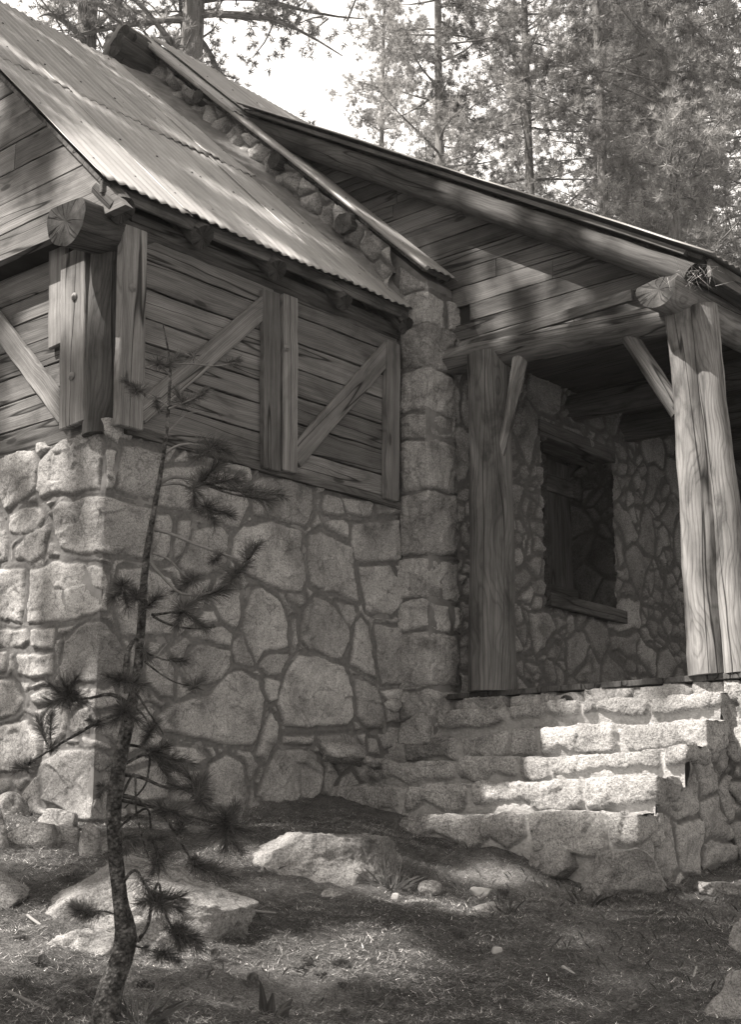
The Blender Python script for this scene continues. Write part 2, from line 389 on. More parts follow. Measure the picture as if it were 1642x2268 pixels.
def poly_field(A, B, polys):
    """signed distance inside polygons (positive inside), id, and distance to the mid line between stones"""
    d1 = np.full(A.shape, -9.); d2 = np.full(A.shape, -9.); idx = np.zeros(A.shape, int)
    for k, pl in enumerate(polys):
        pl = np.asarray(pl); mn = pl.min(0)-.25; mx = pl.max(0)+.25
        sel = (A > mn[0]) & (A < mx[0]) & (B > mn[1]) & (B < mx[1])
        if not sel.any(): continue
        a = A[sel]; b = B[sel]; n = len(pl); dist = np.full(a.shape, 9.); ins = np.zeros(a.shape, bool)
        for i in range(n):
            x0, y0 = pl[i]; x1, y1 = pl[(i+1) % n]; ex, ey = x1-x0, y1-y0
            t = np.clip(((a-x0)*ex+(b-y0)*ey)/(ex*ex+ey*ey+1e-12), 0, 1)
            dist = np.minimum(dist, np.hypot(a-x0-t*ex, b-y0-t*ey))
            cr = ((y0 > b) != (y1 > b)) & (a < (x1-x0)*(b-y0)/(y1-y0+1e-12)+x0); ins ^= cr
        sg = np.where(ins, dist, -dist)
        o1 = d1[sel]; o2 = d2[sel]; oi = idx[sel]
        better = sg > o1
        d2[sel] = np.where(better, o1, np.maximum(o2, sg)); d1[sel] = np.where(better, sg, o1); idx[sel] = np.where(better, k, oi)
    bead = np.where((d1 < 0) & (d2 > -.2), np.abs(d1-d2)/2, 9)
    return d1, idx, bead
def vor_field(A, B, sx, sy, seed, gap=.018, jit=.38):
    a = A/sx; b = B/sy; a = a+.5*(np.floor(b) % 2)*0; i0 = np.floor(a).astype(np.int64); j0 = np.floor(b).astype(np.int64)
    F1 = np.full(A.shape, 99.); F2 = np.full(A.shape, 99.); idx = np.zeros(A.shape, int)
    c1 = np.zeros(A.shape+(2,)); c2 = np.zeros(A.shape+(2,))
    for di in (-2, -1, 0, 1, 2):
        for dj in (-2, -1, 0, 1, 2):
            i = i0+di; j = j0+dj; z = np.zeros_like(i)
            px = (i+.5+jit*_h(i, j, z, seed)+.5*(j % 2))*sx; py = (j+.5+jit*_h(i, j, z+1, seed))*sy
            d = (A-px)**2+(B-py)**2; p = np.stack([px, py], -1); l1 = d < F1; l2 = (~l1) & (d < F2)
            c2 = np.where(l1[..., None], c1, np.where(l2[..., None], p, c2)); F2 = np.where(l1, F1, np.where(l2, d, F2))
            c1 = np.where(l1[..., None], p, c1); F1 = np.where(l1, d, F1); idx = np.where(l1, (i*73+j*179) & 1023, idx)
    dd = (F2-F1)/(2*np.linalg.norm(c2-c1, axis=-1)+1e-9)
    return dd-gap, idx, dd
def stone_relief(A, B, field, H=.028, seed=0, beadr=.011, sig=.011, rough=.007, C3=None):
    d, idx, bead = field
    q = np.stack([A, B, np.zeros_like(A)], -1)
    rt = np.random.RandomState(seed+5).rand(1200, 4)
    tone = .78+.42*rt[idx % 1200, 0]; hh = H*(.7+.7*rt[idx % 1200, 1])
    n = fbm(q, 6, 5, seed, .6)
    ins = np.clip(d, 0, 1)
    hs = hh*(1-np.exp(-ins/sig))+rough*n+.012*fbm(q, 2.2, 2, seed+9)*np.clip(ins/.05, 0, 1)
    chip = fbm(q, 13, 3, seed+31); hs = hs-.012*np.clip(chip-.45, 0, 1)*np.clip(ins/.02, 0, 1)
    hb = np.where(bead < beadr, .010*np.sqrt(np.clip(1-(bead/beadr)**2, 0, 1)), 0)*np.clip(.55+fbm(q, 3, 2, seed+40)*1.2, 0, 1)
    hb = hb-.004*np.exp(-(bead/.003)**2)
    hm = hb+.003*fbm(q, 12, 4, seed+2)-.004
    mask = np.clip((d+.002)/.005, 0, 1)
    return np.where(d > 0, np.maximum(hs, hm*.5), hm), mask, tone
def facet(A, B, size, g, seed):
    """chipped facets: every cell of a jittered grid is its own tilted plane"""
    a = A/size; b = B/size; i0 = np.floor(a).astype(np.int64); j0 = np.floor(b).astype(np.int64); best = np.full(A.shape, 99.); out = np.zeros(A.shape)
    for di in (-1, 0, 1):
        for dj in (-1, 0, 1):
            i = i0+di; j = j0+dj; z = np.zeros_like(i); px = i+.5+.45*_h(i, j, z, seed); py = j+.5+.45*_h(i, j, z+1, seed)
            dx = a-px; dy = b-py; dd = dx*dx+dy*dy; v = (dx*_h(i, j, z+2, seed)+dy*_h(i, j, z+3, seed))*size*g
            out = np.where(dd < best, v, out); best = np.minimum(best, dd)
    return out
def vor2(A, B, sx, sy, seed, gap=.018, jit=.45, part=.4):
    """rubble: some big cells are split again into small filler stones"""
    d, i, b = vor_field(A, B, sx, sy, seed, gap, jit); ds, is_, bs = vor_field(A, B, sx*.45, sy*.42, seed+7, gap*.8, jit)
    rt = np.random.RandomState(seed).rand(1024); sp = rt[i] < part
    return np.where(sp, np.minimum(d, ds), d), np.where(sp, (i*31+is_) % 1000, i), np.where(sp, np.minimum(b, bs), b)
def warp(A, B, amp, sc, seed):
    q = np.stack([A, B, np.zeros_like(A)], -1)
    return A+amp*fbm(q, sc, 3, seed), B+amp*fbm(q, sc, 3, seed+50)

# =================================================================== THE SETTING: ground
def axis(lo, hi, fine):
    a = [lo]; s = fine
    far = [];  x = lo
    s = fine
    while x > -260: s *= 1.25; x -= s; far.append(x)
    b = []; x = hi; s = fine
    while x < 260: s *= 1.25; x += s; b.append(x)
    return np.array(far[::-1]+list(np.arange(lo, hi, fine))+[hi]+b)
gx = axis(-2.6, 7.0, .035); gy = axis(-5.2, 3.6, .035)
X, Y = np.meshgrid(gx, gy, indexing='ij'); q = np.stack([X, Y, X*0], -1)
Z = terr(X, Y)+.022*fbm(q, 2.6, 3, 4)+.014*fbm(q, 11, 3, 6)
mb = MB(); V = np.stack([X, Y, Z], -1); mb.add(V.reshape(-1, 3), grid_faces(*X.shape))
g = mb.build('ground', M['ground'], smooth=True); g['kind'] = 'structure'
def gz(x, y):
    q = np.stack([np.asarray(x, float), np.asarray(y, float), np.zeros_like(np.asarray(x, float))], -1)
    return terr(x, y)+.022*fbm(q, 2.6, 3, 4)+.014*fbm(q, 11, 3, 6)

# =================================================================== THE CABIN
cabin = thing('stone_cabin', (0, 0, 0), 'old cabin of granite masonry and weathered planks with tin roofs and a log porch', 'cabin')

# ---- wing wall: traced stones, unfolded round the corner (s<0 left face, s>0 right face)
def RA(*pts): return [(x*.3858, 1013.6+y*.3858) for x, y in pts]
def RB(*pts): return [(570.2+x*.3472, 1077+y*.3472) for x, y in pts]
def RC(*pts): return [(x*.3858, 1583.8+y*.3858) for x, y in pts]
def RD(*pts): return [(506.8+x*.3858, 1583.8+y*.3858) for x, y in pts]
def unfold(x, y):
    if x < 202: p = P(x, y, 1, 0.); return (p[0], p[2])
    p = P(x, y, 0, 0.); return (p[1], p[2])
ST = [
 [(94, 1021), (150, 957), (195, 926), (210, 935), (225, 975), (220, 1080), (190, 1085), (177, 1091), (89, 1100), (83, 1071)],
 [(238, 1000), (258, 1000), (249, 1081), (236, 1081)],
 [(272, 985), (355, 1000), (358, 1100), (330, 1101), (297, 1095), (257, 1083)],
 RA((945, 60), (1150, 40), (1390, 110), (1430, 270), (1370, 400), (1200, 350), (1090, 315), (905, 270)),
 [(562, 1072), (580, 1055), (640, 1060), (690, 1080), (693, 1122), (671, 1167), (650, 1162), (600, 1148), (560, 1140)],
 RA((320, 300), (350, 255), (420, 245), (520, 225), (700, 255), (860, 285), (870, 330), (850, 520), (800, 590), (480, 545), (440, 550), (345, 515), (318, 430)),
 RA((895, 320), (970, 320), (990, 370), (975, 530), (930, 590), (870, 590), (880, 400)),
 RA((1030, 370), (1100, 365), (1090, 420), (1040, 560), (1000, 580), (1000, 520)),
 RA((1110, 420), (1270, 400), (1310, 450), (1300, 600), (1250, 640), (1150, 680), (1050, 670), (1030, 620), (1080, 500)),
 [(519, 1191), (540, 1166), (598, 1155), (664, 1178), (669, 1223), (676, 1278), (669, 1308), (626, 1301), (590, 1291), (552, 1280), (515, 1230)],
 RB((335, 320), (410, 290), (480, 330), (590, 400), (610, 470), (625, 620), (640, 740), (560, 710), (450, 670), (340, 625), (320, 500)),
 RB((600, 240), (905, 222), (915, 480), (740, 485), (660, 490), (620, 470), (592, 390)),
 RB((425, 60), (450, 50), (520, 70), (545, 170), (500, 185), (430, 175), (415, 120)),
 RB((535, 70), (700, 88), (728, 120), (722, 190), (650, 188), (575, 163)),
 RB((745, 112), (830, 117), (915, 150), (918, 180), (765, 182)),
 RB((430, 225), (545, 212), (575, 240), (575, 335), (520, 308), (445, 260)),
 RB((340, 240), (390, 165), (405, 240), (350, 268)),
 RB((650, 520), (840, 512), (880, 575), (932, 610), (925, 740), (860, 810), (740, 815), (695, 790), (668, 640)),
 RB((755, 890), (930, 900), (955, 1010), (950, 1200), (930, 1265), (800, 1265), (770, 1100), (750, 960)),
 RB((305, 790), (360, 705), (440, 730), (500, 800), (570, 900), (575, 960), (555, 1050), (540, 1100), (420, 1075), (310, 1035), (275, 990), (280, 880)),
 RB((505, 745), (620, 772), (628, 830), (590, 905), (550, 850)),
 RB((620, 880), (655, 845), (700, 900), (728, 1050), (765, 1235), (700, 1190), (602, 1130), (612, 980)),
 RB((200, 1150), (260, 1080), (340, 1085), (470, 1120), (555, 1150), (600, 1290), (605, 1480), (560, 1520), (330, 1540), (160, 1540), (130, 1400), (170, 1220)),
 RB((625, 1230), (690, 1232), (760, 1290), (790, 1420), (810, 1540), (690, 1530), (632, 1480)),
 [(561, 1311), (579, 1303), (612, 1325), (636, 1383), (636, 1433), (583, 1442), (567, 1465), (538, 1396), (544, 1353)],
 [(572, 1472), (587, 1453), (637, 1445), (622, 1495), (590, 1499)],
 RB((215, 850), (240, 840), (250, 1000), (228, 1040)), RB((185, 675), (295, 685), (305, 740), (268, 775), (205, 740)),
 RA((990, 1420), (1190, 1370), (1310, 1240), (1390, 1215), (1480, 1280), (1510, 1400), (1480, 1560), (1440, 1650), (1300, 1640), (1100, 1600), (930, 1570), (900, 1500)),
 RA((1392, 1020), (1455, 1185), (1420, 1190), (1350, 1170), (1345, 1060)),
 RA((1150, 1072), (1320, 1112), (1325, 1190), (1270, 1270), (1180, 1310), (1080, 1290), (1050, 1200), (1090, 1100)),
 RA((860, 1060), (920, 1060), (900, 1110), (850, 1130)), RA((840, 1160), (950, 1110), (990, 1200), (1000, 1370), (930, 1370), (840, 1290)),
 RA((690, 650), (830, 635), (960, 690), (1030, 800), (990, 1000), (860, 1010), (700, 1000), (670, 900), (655, 755)),
 RA((1220, 800), (1375, 770), (1385, 900), (1355, 980), (1290, 930)), RA((1080, 1000), (1280, 960), (1335, 1010), (1325, 1085), (1100, 1020)),
 RA((170, 640), (330, 600), (475, 600), (590, 620), (615, 700), (610, 880), (460, 920), (300, 945), (160, 955), (165, 750)),
 RA((380, 1050), (490, 955), (600, 960), (680, 1060), (720, 1150), (715, 1260), (600, 1290), (360, 1280), (350, 1200), (370, 1120)),
 RA((1515, 1275), (1600, 1285), (1595, 1395), (1540, 1415)),
 RA((1550, 1470), (1590, 1550), (1580, 1640), (1530, 1750), (1470, 1700), (1500, 1560)),
 RB((380, 1605), (560, 1575), (600, 1605), (680, 1690), (690, 1720), (520, 1700), (420, 1710)), RB((160, 1605), (365, 1595), (348, 1640), (165, 1650)),
 RC((245, 260), (340, 200), (495, 205), (590, 210), (650, 250), (640, 450), (610, 600), (440, 590), (240, 480)),
 RC((970, 190), (1130, 190), (1185, 240), (1130, 280), (960, 290)), RC((1300, 225), (1380, 280), (1410, 420), (1390, 530), (1220, 530), (1190, 400), (1210, 290)),
 RD((280, 210), (420, 195), (480, 240), (530, 300), (520, 450), (450, 530), (250, 530), (160, 450), (210, 330)),
 RC((730, 330), (900, 280), (950, 310), (960, 480), (700, 500)), RA((470, 1610), (620, 1640), (650, 1670), (490, 1665)),
 RC((970, 330), (1160, 310), (1170, 400), (1180, 520), (985, 500)),
 RB((790, 1310), (920, 1290), (975, 1320), (960, 1370), (830, 1380)), RB((700, 1590), (760, 1600), (790, 1700), (720, 1690)),
 # left face
 RA((-60, 20), (60, -30), (190, -40), (225, 50), (195, 190), (110, 250), (40, 310), (10, 220), (-60, 200)),
 RA((60, 340), (120, 290), (230, 290), (250, 340), (220, 430), (130, 450), (60, 420)),
 RA((95, 510), (180, 445), (285, 375), (285, 430), (240, 600), (190, 620), (85, 580)),
 RA((-60, 660), (60, 632), (138, 640), (128, 950), (0, 930), (-60, 800)),
 RA((-160, 995), (150, 990), (165, 1060), (120, 1098), (-160, 1085)), RA((185, 990), (310, 982), (305, 1090), (190, 1085)),
 RA((95, 1135), (308, 1118), (306, 1242), (200, 1258), (100, 1250)),
 RA((-160, 1270), (80, 1280), (130, 1390), (90, 1470), (0, 1500), (-160, 1500)),
 RA((170, 1360), (300, 1310), (325, 1400), (185, 1420)),
 RA((-150, 1570), (160, 1515), (230, 1610), (235, 1700), (200, 1800), (-150, 1800)),
 RA((-160, 340), (10, 350), (50, 470), (40, 580), (-160, 640)), RA((-60, 1122), (40, 1122), (30, 1232), (-60, 1240)),
]
polys = [[unfold(*p) for p in s] for s in ST]
s = np.concatenate([np.arange(-2.2, -1.2, .03), np.arange(-1.2, -.06, .008), np.arange(-.06, .06, .004), np.arange(.06, 2.56, .008)]); zz = np.arange(-.5, 2.175, .008)
A, B = np.meshgrid(s, zz, indexing='ij')
a2, b2 = warp(A, B, .011, 7, 3)
d1, idx, bead = poly_field(a2, b2, polys)
vd, vi, vb = vor_field(a2, b2, .26, .2, 4)
d2 = np.minimum(vd, -d1-.035); use = d2 > np.maximum(d1, 0)
d = np.where(use, d2, d1); idx = np.where(use, vi+80, idx)
h, mk, tn = stone_relief(A, B, (d, idx, bead), .017, 2, sig=.006, rough=.006)
h = h+np.where(d > 0, facet(a2, b2, .16, .10, 4)+facet(a2, b2, .05, .09, 5), 0)
R_ = .012
pos = np.zeros(A.shape+(3,)); nr = np.zeros_like(pos)
t = np.clip(A/.035, -1, 1); ang = (t+1)*pi/4                # 0 = left face, pi/2 = right face
pos[..., 0] = np.minimum(A, 0)-R_*(1-np.sin(ang))*0; pos[..., 1] = np.maximum(A, 0); pos[..., 2] = B
wob = .022*fbm(np.stack([B*0, B, B*0], -1), 3.2, 3, 8)
pos[..., 0] += np.where(A < .2, wob*np.exp(-np.abs(A)/.08), 0); pos[..., 1] -= np.where(A < .2, wob*np.exp(-np.abs(A)/.08), 0)
nr[..., 0] = np.sin(ang); nr[..., 1] = -np.cos(ang)
amp = 1+.15*np.exp(-(A/.05)**2); h = h*amp
top = 2.14+.035*fbm(np.stack([A, A*0, A*0], -1), 1.7, 3, 21)+.02*np.exp(-(A/.12)**2)
keep = B < top
mb = MB(); sheet(mb, pos, nr, h, mk, tn, keep)
mb.build('stone_wall', M['stone'], cabin, smooth=True)
# ledge of mortar on top of the wall and the wall's body behind its face
def slab(mb, x0, x1, y0, y1, z0, z1, nx=40, ny=12, amp=.012, seed=0):
    xs = np.linspace(x0, x1, nx); ys = np.linspace(y0, y1, ny); X, Y = np.meshgrid(xs, ys, indexing='ij')
    Zt = z1+amp*fbm(np.stack([X, Y, X*0], -1), 7, 4, seed); edge = (X == x0) | (X == x1) | (Y == y0) | (Y == y1)
    V = np.stack([X, Y, Zt], -1); mb.add(V.reshape(-1, 3), grid_faces(nx, ny).tolist())
    bx = [(x0, y0), (x1, y0), (x1, y1), (x0, y1)]
    ring = [V[i, 0] for i in range(nx)]+[V[-1, j] for j in range(1, ny)]+[V[i, -1] for i in range(nx-2, -1, -1)]+[V[0, j] for j in range(ny-2, 0, -1)]
    low = [np.array([p[0], p[1], z0]) for p in ring]; n = len(ring)
    mb.add(ring+low, [[i, i+n, (i+1) % n+n, (i+1) % n] for i in range(n)]+[[n+i for i in range(n)][::-1]])
mb = MB(); slab(mb, -4.5, -.006, .006, 2.48, -.6, 2.125, 120, 60, .018, 4)
mb.build('wall_core', M['mortar'], cabin, smooth=False)

# ---- pillar at the end of the main front wall (s<0: face to the front, s>0: face to the porch)
pys = [560, 640, 714, 808, 905, 964, 1082, 1226, 1325, 1396, 1525, 1600, 1700]
pz = [P(952, y, 1, 2.5)[2] for y in pys]; pp = []; rr = random.Random(4)
for i in range(len(pz)-1):
    z1, z0 = pz[i]-.014, pz[i+1]+.014; j = lambda a=.012: rr.uniform(-a, a)
    cut = rr.choice([.2, .24, .34, .5])
    m = (z0+z1)/2
    lf = -.27 if i > 6 else -.23
    pp.append([(lf, z0+j()), (0, z0+j(.02)), (cut-.02, z0+j(.03)), (cut+j(.03), m), (cut-.03, z1+j(.03)), (.08, z1+j(.02)), (-.04, z1+j(.02)), (lf, z1+j())])
    if cut < .45: pp.append([(cut+.035, z0+.01), (.56, z0+.0), (.56, z1-.01), (cut+.03, z1-.01), (cut+.05, m)])
    if lf > -.27: pass
s = np.concatenate([np.arange(-.30, -.05, .008), np.arange(-.05, .05, .004), np.arange(.05, .58, .008)]); zz = np.arange(-.4, 3.86, .008)
A, B = np.meshgrid(s, zz, indexing='ij'); a2, b2 = warp(A, B, .013, 7, 13)
h, mk, tn = stone_relief(A, B, poly_field(a2, b2, pp), .017, 15, sig=.007, rough=.009)
h = h+np.where(mk > .5, facet(a2, b2, .13, .14, 14)+facet(a2, b2, .05, .1, 15), 0)
pos = np.zeros(A.shape+(3,)); nr = np.zeros_like(pos); t = np.clip(A/.04, -1, 1); ang = (t+1)*pi/4
pos[..., 0] = .25+np.minimum(A, 0); pos[..., 1] = 2.5+np.maximum(A, 0); pos[..., 2] = B
wob = .02*fbm(np.stack([B*0, B, B*0], -1), 2.7, 3, 18)*np.exp(-np.abs(A)/.2)
pos[..., 0] += wob; nr[..., 0] = np.sin(ang); nr[..., 1] = -np.cos(ang)
mb = MB(); sheet(mb, pos, nr, h*1.05, mk, tn, B < 3.62+.94*(.3-(.25+np.minimum(A, 0)))-.02)
mb.build('stone_pillar', M['stone'], cabin, smooth=True)
mb = MB(); slab(mb, -.3, .243, 2.507, 3.05, -.5, 3.66, 14, 12, .02, 9); mb.build('pillar_core', M['mortar'], cabin)

# ---- parapet wall that climbs between the two roofs
xs = np.arange(-3.4, .26, .011); ws = np.arange(-.55, .62, .011)
A, W = np.meshgrid(xs, ws, indexing='ij'); Bz = 3.62-.96*A+W
a2, b2 = warp(A, Bz, .03, 4, 23)
fd = vor_field(a2, b2, .23, .19, 27, .014, .42)
h, mk, tn = stone_relief(A, W, (fd[0], fd[1], np.full_like(fd[2], 9.)), .06, 25, sig=.022, rough=.014)
h = h+np.where(mk > .5, facet(a2, b2, .1, .25, 24), 0)+.03*fbm(np.stack([A, W, A*0], -1), 3, 3, 61)
pos = np.stack([A, np.full_like(A, 2.5), Bz], -1); nr = np.zeros_like(pos); nr[..., 1] = -1
mb = MB(); sheet(mb, pos, nr, h, mk, tn*.95, (Bz < 3.72+.94*(.3-A)-.03) & (A < -.015))
mb.build('parapet_wall', M['stone'], cabin, smooth=True)
mb = MB(); mb.add([(-3.4, 2.52, 3), (.24, 2.52, 3), (.24, 2.52, 3.7), (-3.1, 2.52, 6.85), (-3.4, 2.52, 6.7)]+[(-3.4, 2.82, 3), (.24, 2.82, 3), (.24, 2.82, 3.7), (-3.1, 2.82, 6.85), (-3.4, 2.82, 6.7)],
  [[0, 1, 2, 3, 4], [9, 8, 7, 6, 5], [0, 5, 6, 1], [1, 6, 7, 2], [2, 7, 8, 3], [3, 8, 9, 4], [4, 9, 5, 0]]); mb.build('parapet_core', M['mortar'], cabin)

# ---- wing: planks of the left (gable) wall, plate log, corner post
mb = MB(); z = 2.10; ro = random.Random(3)
k = 0
while z < 6.3:
    wd = ro.uniform(.165, .2)
    if 3.10 < z < 3.29: z = 3.29
    up = z > 3.2; yb = -.125 if up else .05
    xr = -.07 if not up else (3.60-z)/.985+.02
    xs_ = [-3.2]+([ro.uniform(-1.4, -.45)] if k % 2 else [])+[xr]
    for i in range(len(xs_)-1):
        board(mb, (xs_[i]+.002, yb, z+wd/2), (xs_[i+1]-.002, yb, z+wd/2), wd-.008, .05 if up else .025, (0, -1, 0), jit=.004)
    z += wd; k += 1
for v_ in mb.v: v_[:, 0] = np.minimum(v_[:, 0], (3.585-v_[:, 2])/.985+.0)
mb.build('plank_wall', M['plank'], cabin, bevel=.004)
mb = MB(); mb.add([(x, y, z) for y in (-.12, .08) for x, z in ((-4.4, 3.30), (-.02, 3.31), (-.02, 3.55), (-2.65, 6.14), (-4.4, 4.5))], [[4, 3, 2, 1, 0], [5, 6, 7, 8, 9]]+[[i, (i+1) % 5, (i+1) % 5+5, i+5] for i in range(5)]); mb.build('gable_backing', M['dark'], cabin)
mb = MB(); mb.add([(-4.4, .09, 2.1), (-.02, .09, 2.1), (-.02, .09, 3.3), (-.4, .09, 3.75), (-2.7, .09, 6.1), (-4.4, .09, 4.5)]+[(-4.4, 2.45, 2.1), (-.02, 2.45, 2.1), (-.02, 2.45, 3.3), (-.4, 2.45, 3.75), (-2.7, 2.45, 6.1), (-4.4, 2.45, 4.5)],
  [[0, 1, 2, 3, 4, 5], [11, 10, 9, 8, 7, 6], [0, 6, 7, 1], [1, 7, 8, 2], [2, 8, 9, 3], [3, 9, 10, 4], [4, 10, 11, 5], [5, 11, 6, 0]]); mb.build('loft_core', M['dark'], cabin)
c = P(231, 700, 0, -.1)
mb = MB(); logm(mb, [(c[0]+.01, c[1]+.012, 2.1), (c[0], c[1]+.01, 2.7), (c[0]+.005, c[1]+.0, 3.20)], [.108, .104, .1], 24, .04, .05, seed=3)
mb.build('corner_post', M['darklog'], cabin, smooth=True)
def flat_top(zc):
    def f(V):
        V = V.copy(); V[..., 2] = np.minimum(V[..., 2], zc); return V
    return f
mb = MB(); logm(mb, [(-.03, -.33, 3.265), (-.045, -.05, 3.29), (-.10, .4, 3.35), (-.10, 2.49, 3.35)], [.16, .14, .115, .11], 28, .05, .06, seed=5, endmi=1, flat=flat_top(3.345))
mb.build('plate_log', [M['darklog'], M['end']], cabin, smooth=True)
# rafter tails under the wing eave
for (px, py, r) in ((445, 528, .075), (610, 600, .07), (760, 672, .06), (897, 722, .062)):
    e = P(px, py, 0, .1); mb = MB(); logm(mb, [(.115, e[1], e[2]+.0), (-.3, e[1], e[2]+.38)], [r, r*1.05], 16, .05, .1, seed=px, endmi=1)
    mb.build('rafter_tail', [M['log'], M['end']], cabin, smooth=True)
mb = MB(); logm(mb, [(.17, -.10, 3.33), (.0, -.10, 3.49)], [.08, .085], 18, .05, .1, seed=9, endmi=1); mb.build('rafter_tail', [M['darklog'], M['end']], cabin, smooth=True)

# ---- shutters on the right face
def onX(px, py, X): return P(px, py, 0, X)
def stile(px0, px1, py0, py1, X, th, parent, name, ax=0, mat='trim'):
    a0 = P(px0[0], py0, ax, X); a1 = P(px0[1], py0, ax, X); b0 = P(px1[0], py1, ax, X); b1 = P(px1[1], py1, ax, X)
    n = np.array([1., 0, 0]) if ax == 0 else np.array([0, -1., 0])
    wd = (np.linalg.norm(a1-a0)+np.linalg.norm(b1-b0))/2
    mb = MB(); board(mb, (b0+b1)/2-n*th, (a0+a1)/2-n*th, wd, th, n, jit=.004, seg=10)
    o = mb.build(name, M[mat], cabin, bevel=.006)
    if parent is not None: o.parent = parent; o.location = (0, 0, 0)
    return o
def shutter(y0, y1, z0, z1, seed):
    mb = MB(); ro = random.Random(seed); z = z0
    while z < z1-.05:
        wd = ro.uniform(.145, .185); wd = min(wd, z1-z)
        board(mb, (.0, y0, z+wd/2), (.0, y1, z+wd/2), wd-.011, .03, (1, 0, 0), jit=.004, seg=8); z += wd
    return mb.build('shutter', M['plank'], cabin, bevel=.003)
sh1 = shutter(.12, 1.23, 2.155, 3.30, 2); sh2 = shutter(1.25, 2.46, 2.12, 3.28, 5)
stile((275, 327), (262, 318), 503, 947, .085, .055, sh1, 'stile'); stile((586, 621), (586, 622), 645, 1040, .075, .045, sh1, 'stile')
stile((630, 661), (628, 660), 655, 1045, .075, .045, sh2, 'stile'); stile((861, 888), (857, 885), 758, 1108, .08, .05, sh2, 'stile')
def brace(pa, pb, wpx, parent, ax=0, X=.062, th=.032):
    a = P(*pa, ax, X); b = P(*pb, ax, X); n = np.array([1., 0, 0]) if ax == 0 else np.array([0, -1., 0])
    mb = MB(); board(mb, a-n*th, b-n*th, wpx, th, n, tone=1.05, jit=.004, seg=10)
    o = mb.build('brace', M['trim'], cabin, bevel=.005); o.parent = parent; o.location = (0, 0, 0); return o
brace((310, 918), (596, 672), .125, sh1); brace((655, 1015), (865, 775), .135, sh2)
mb = MB(); board(mb, (-.02, .1, 2.135), (-.02, 2.47, 2.11), .05, .06, (1, 0, 0), seg=8); mb.build('shutter_sill', M['darklog'], cabin)
mb = MB(); board(mb, (-.06, .1, 3.37), (-.06, 2.47, 3.35), .14, .065, (1, 0, 0), seg=8); mb.build('head_trim', M['darklog'], cabin)
def bolt(p, n, parent=cabin):
    p = np.asarray(p); n = nz(n); u = nz(np.cross(n, (0, .1, 1))); v_ = np.cross(n, u); mb = MB()
    prof = [(.024, 0), (.024, .005), (.013, .006), (.012, .013), (.007, .017), (0.001, .018)]; N = 14; vs = []
    for r, hgt in prof:
        for i in range(N): a = 2*pi*i/N; vs.append(p+u*r*cos(a)+v_*r*sin(a)+n*hgt)
    mb.add(vs, [[i*N+j, i*N+(j+1) % N, (i+1)*N+(j+1) % N, (i+1)*N+j] for i in range(len(prof)-1) for j in range(N)])
    o = mb.build('bolt', M['steel'], cabin, smooth=True); o.parent = parent; o.location = (0, 0, 0) if parent is not cabin else o.location; return o
# left face: shutter with its battens and brace
mb = MB(); z = 2.12; ro = random.Random(8)
while z < 3.18:
    wd = ro.uniform(.15, .185); board(mb, (-2.6, .03, z+wd/2), (-.16, .03, z+wd/2), wd-.007, .03, (0, -1, 0), jit=.004, seg=8); z += wd
shl = mb.build('shutter', M['plank'], cabin, bevel=.003)
stile((134, 187), (131, 182), 553, 942, -.075, .05, shl, 'stile', 1); stile((108, 143), (106, 140), 520, 765, -.045, .03, shl, 'stile', 1)
brace((-30, 690), (140, 918), .13, shl, 1, -.045, .035)
bolt(P(164, 657, 1, -.078), (0, -1, 0), shl); bolt(P(158, 833, 1, -.078), (0, -1, 0), shl); bolt(onX(293, 637, .088), (1, 0, 0), sh1)
bolt(onX(679-45, 770, .078), (1, 0, 0), sh2)

# ---- corrugated roofs
def roof_sheet(y0, y1, x0, x1, zf, lift, parent, seed, thick=.003, per=.076, amp=.0065, tone=1., nail=True, ragged=.01, step=.12, ylim=None):
    """corrugated sheet; corrugations run down the slope; zf(x) height of the roof plane"""
    ro = np.random.RandomState(seed)
    ys = np.arange(y0, y1+.001, per/8); xs = np.linspace(x0, x1, max(2, int(abs(x1-x0)/step)))
    Xg, Yg = np.meshgrid(xs, ys, indexing='ij')
    sk = ro.uniform(-.012, .012); Xg = Xg+np.where(np.abs(Xg-x1) < 1e-6, ragged*fbm(np.stack([Yg, Yg*0, Yg*0], -1), 2.5, 2, seed), 0)+sk*(Yg-y0)*.3
    slope = (zf(x1)-zf(x0))/(x1-x0); n = nz(np.array([-slope, 0, 1.]))
    q = np.stack([Xg, Yg, Xg*0], -1)
    hgt = lift+amp*np.cos(2*pi*Yg/per)+.006*fbm(q, 1.3, 3, seed+1)+np.where(np.abs(Xg-x1) < .05, .006*fbm(q, 9, 2, seed+3), 0)
    V = np.stack([Xg, Yg, zf(Xg)], -1)+n*hgt[..., None]
    gr = np.stack([Xg*1.4, Yg, hgt], -1)+ro.rand(3)*9
    mb = MB(); mb.add(V.reshape(-1, 3), grid_faces(*Xg.shape, None if ylim is None else Yg < ylim(Xg)).tolist(), gr.reshape(-1, 3), tone)
    if nail:
        for xn in np.arange(min(x0, x1)+.12, max(x0, x1), .55):
            for yn in np.arange(y0+per*1.0, y1 if ylim is None else min(y1, float(ylim(xn))-.05), per*4):
                yy = round(yn/per)*per; c = np.array([xn, yy, zf(xn)])+n*(lift+amp+.003)
                a = np.array([0, 1., 0]); b = np.cross(n, a); N = 6
                vs = [c+(a*cos(2*pi*i/N)+b*sin(2*pi*i/N))*.010 for i in range(N)]+[c+n*.006]
                mb.add(vs, [[i, (i+1) % N, N] for i in range(N)], None, .25)
    o = mb.build('roof_sheet', M['metal'], cabin, smooth=True)
    sm = o.modifiers.new('thickness', 'SOLIDIFY'); sm.thickness = thick; sm.offset = -1
    if parent is not None: o.parent = parent; o.location = (0, 0, 0)
    return o
zw = lambda x: 3.62-.985*x
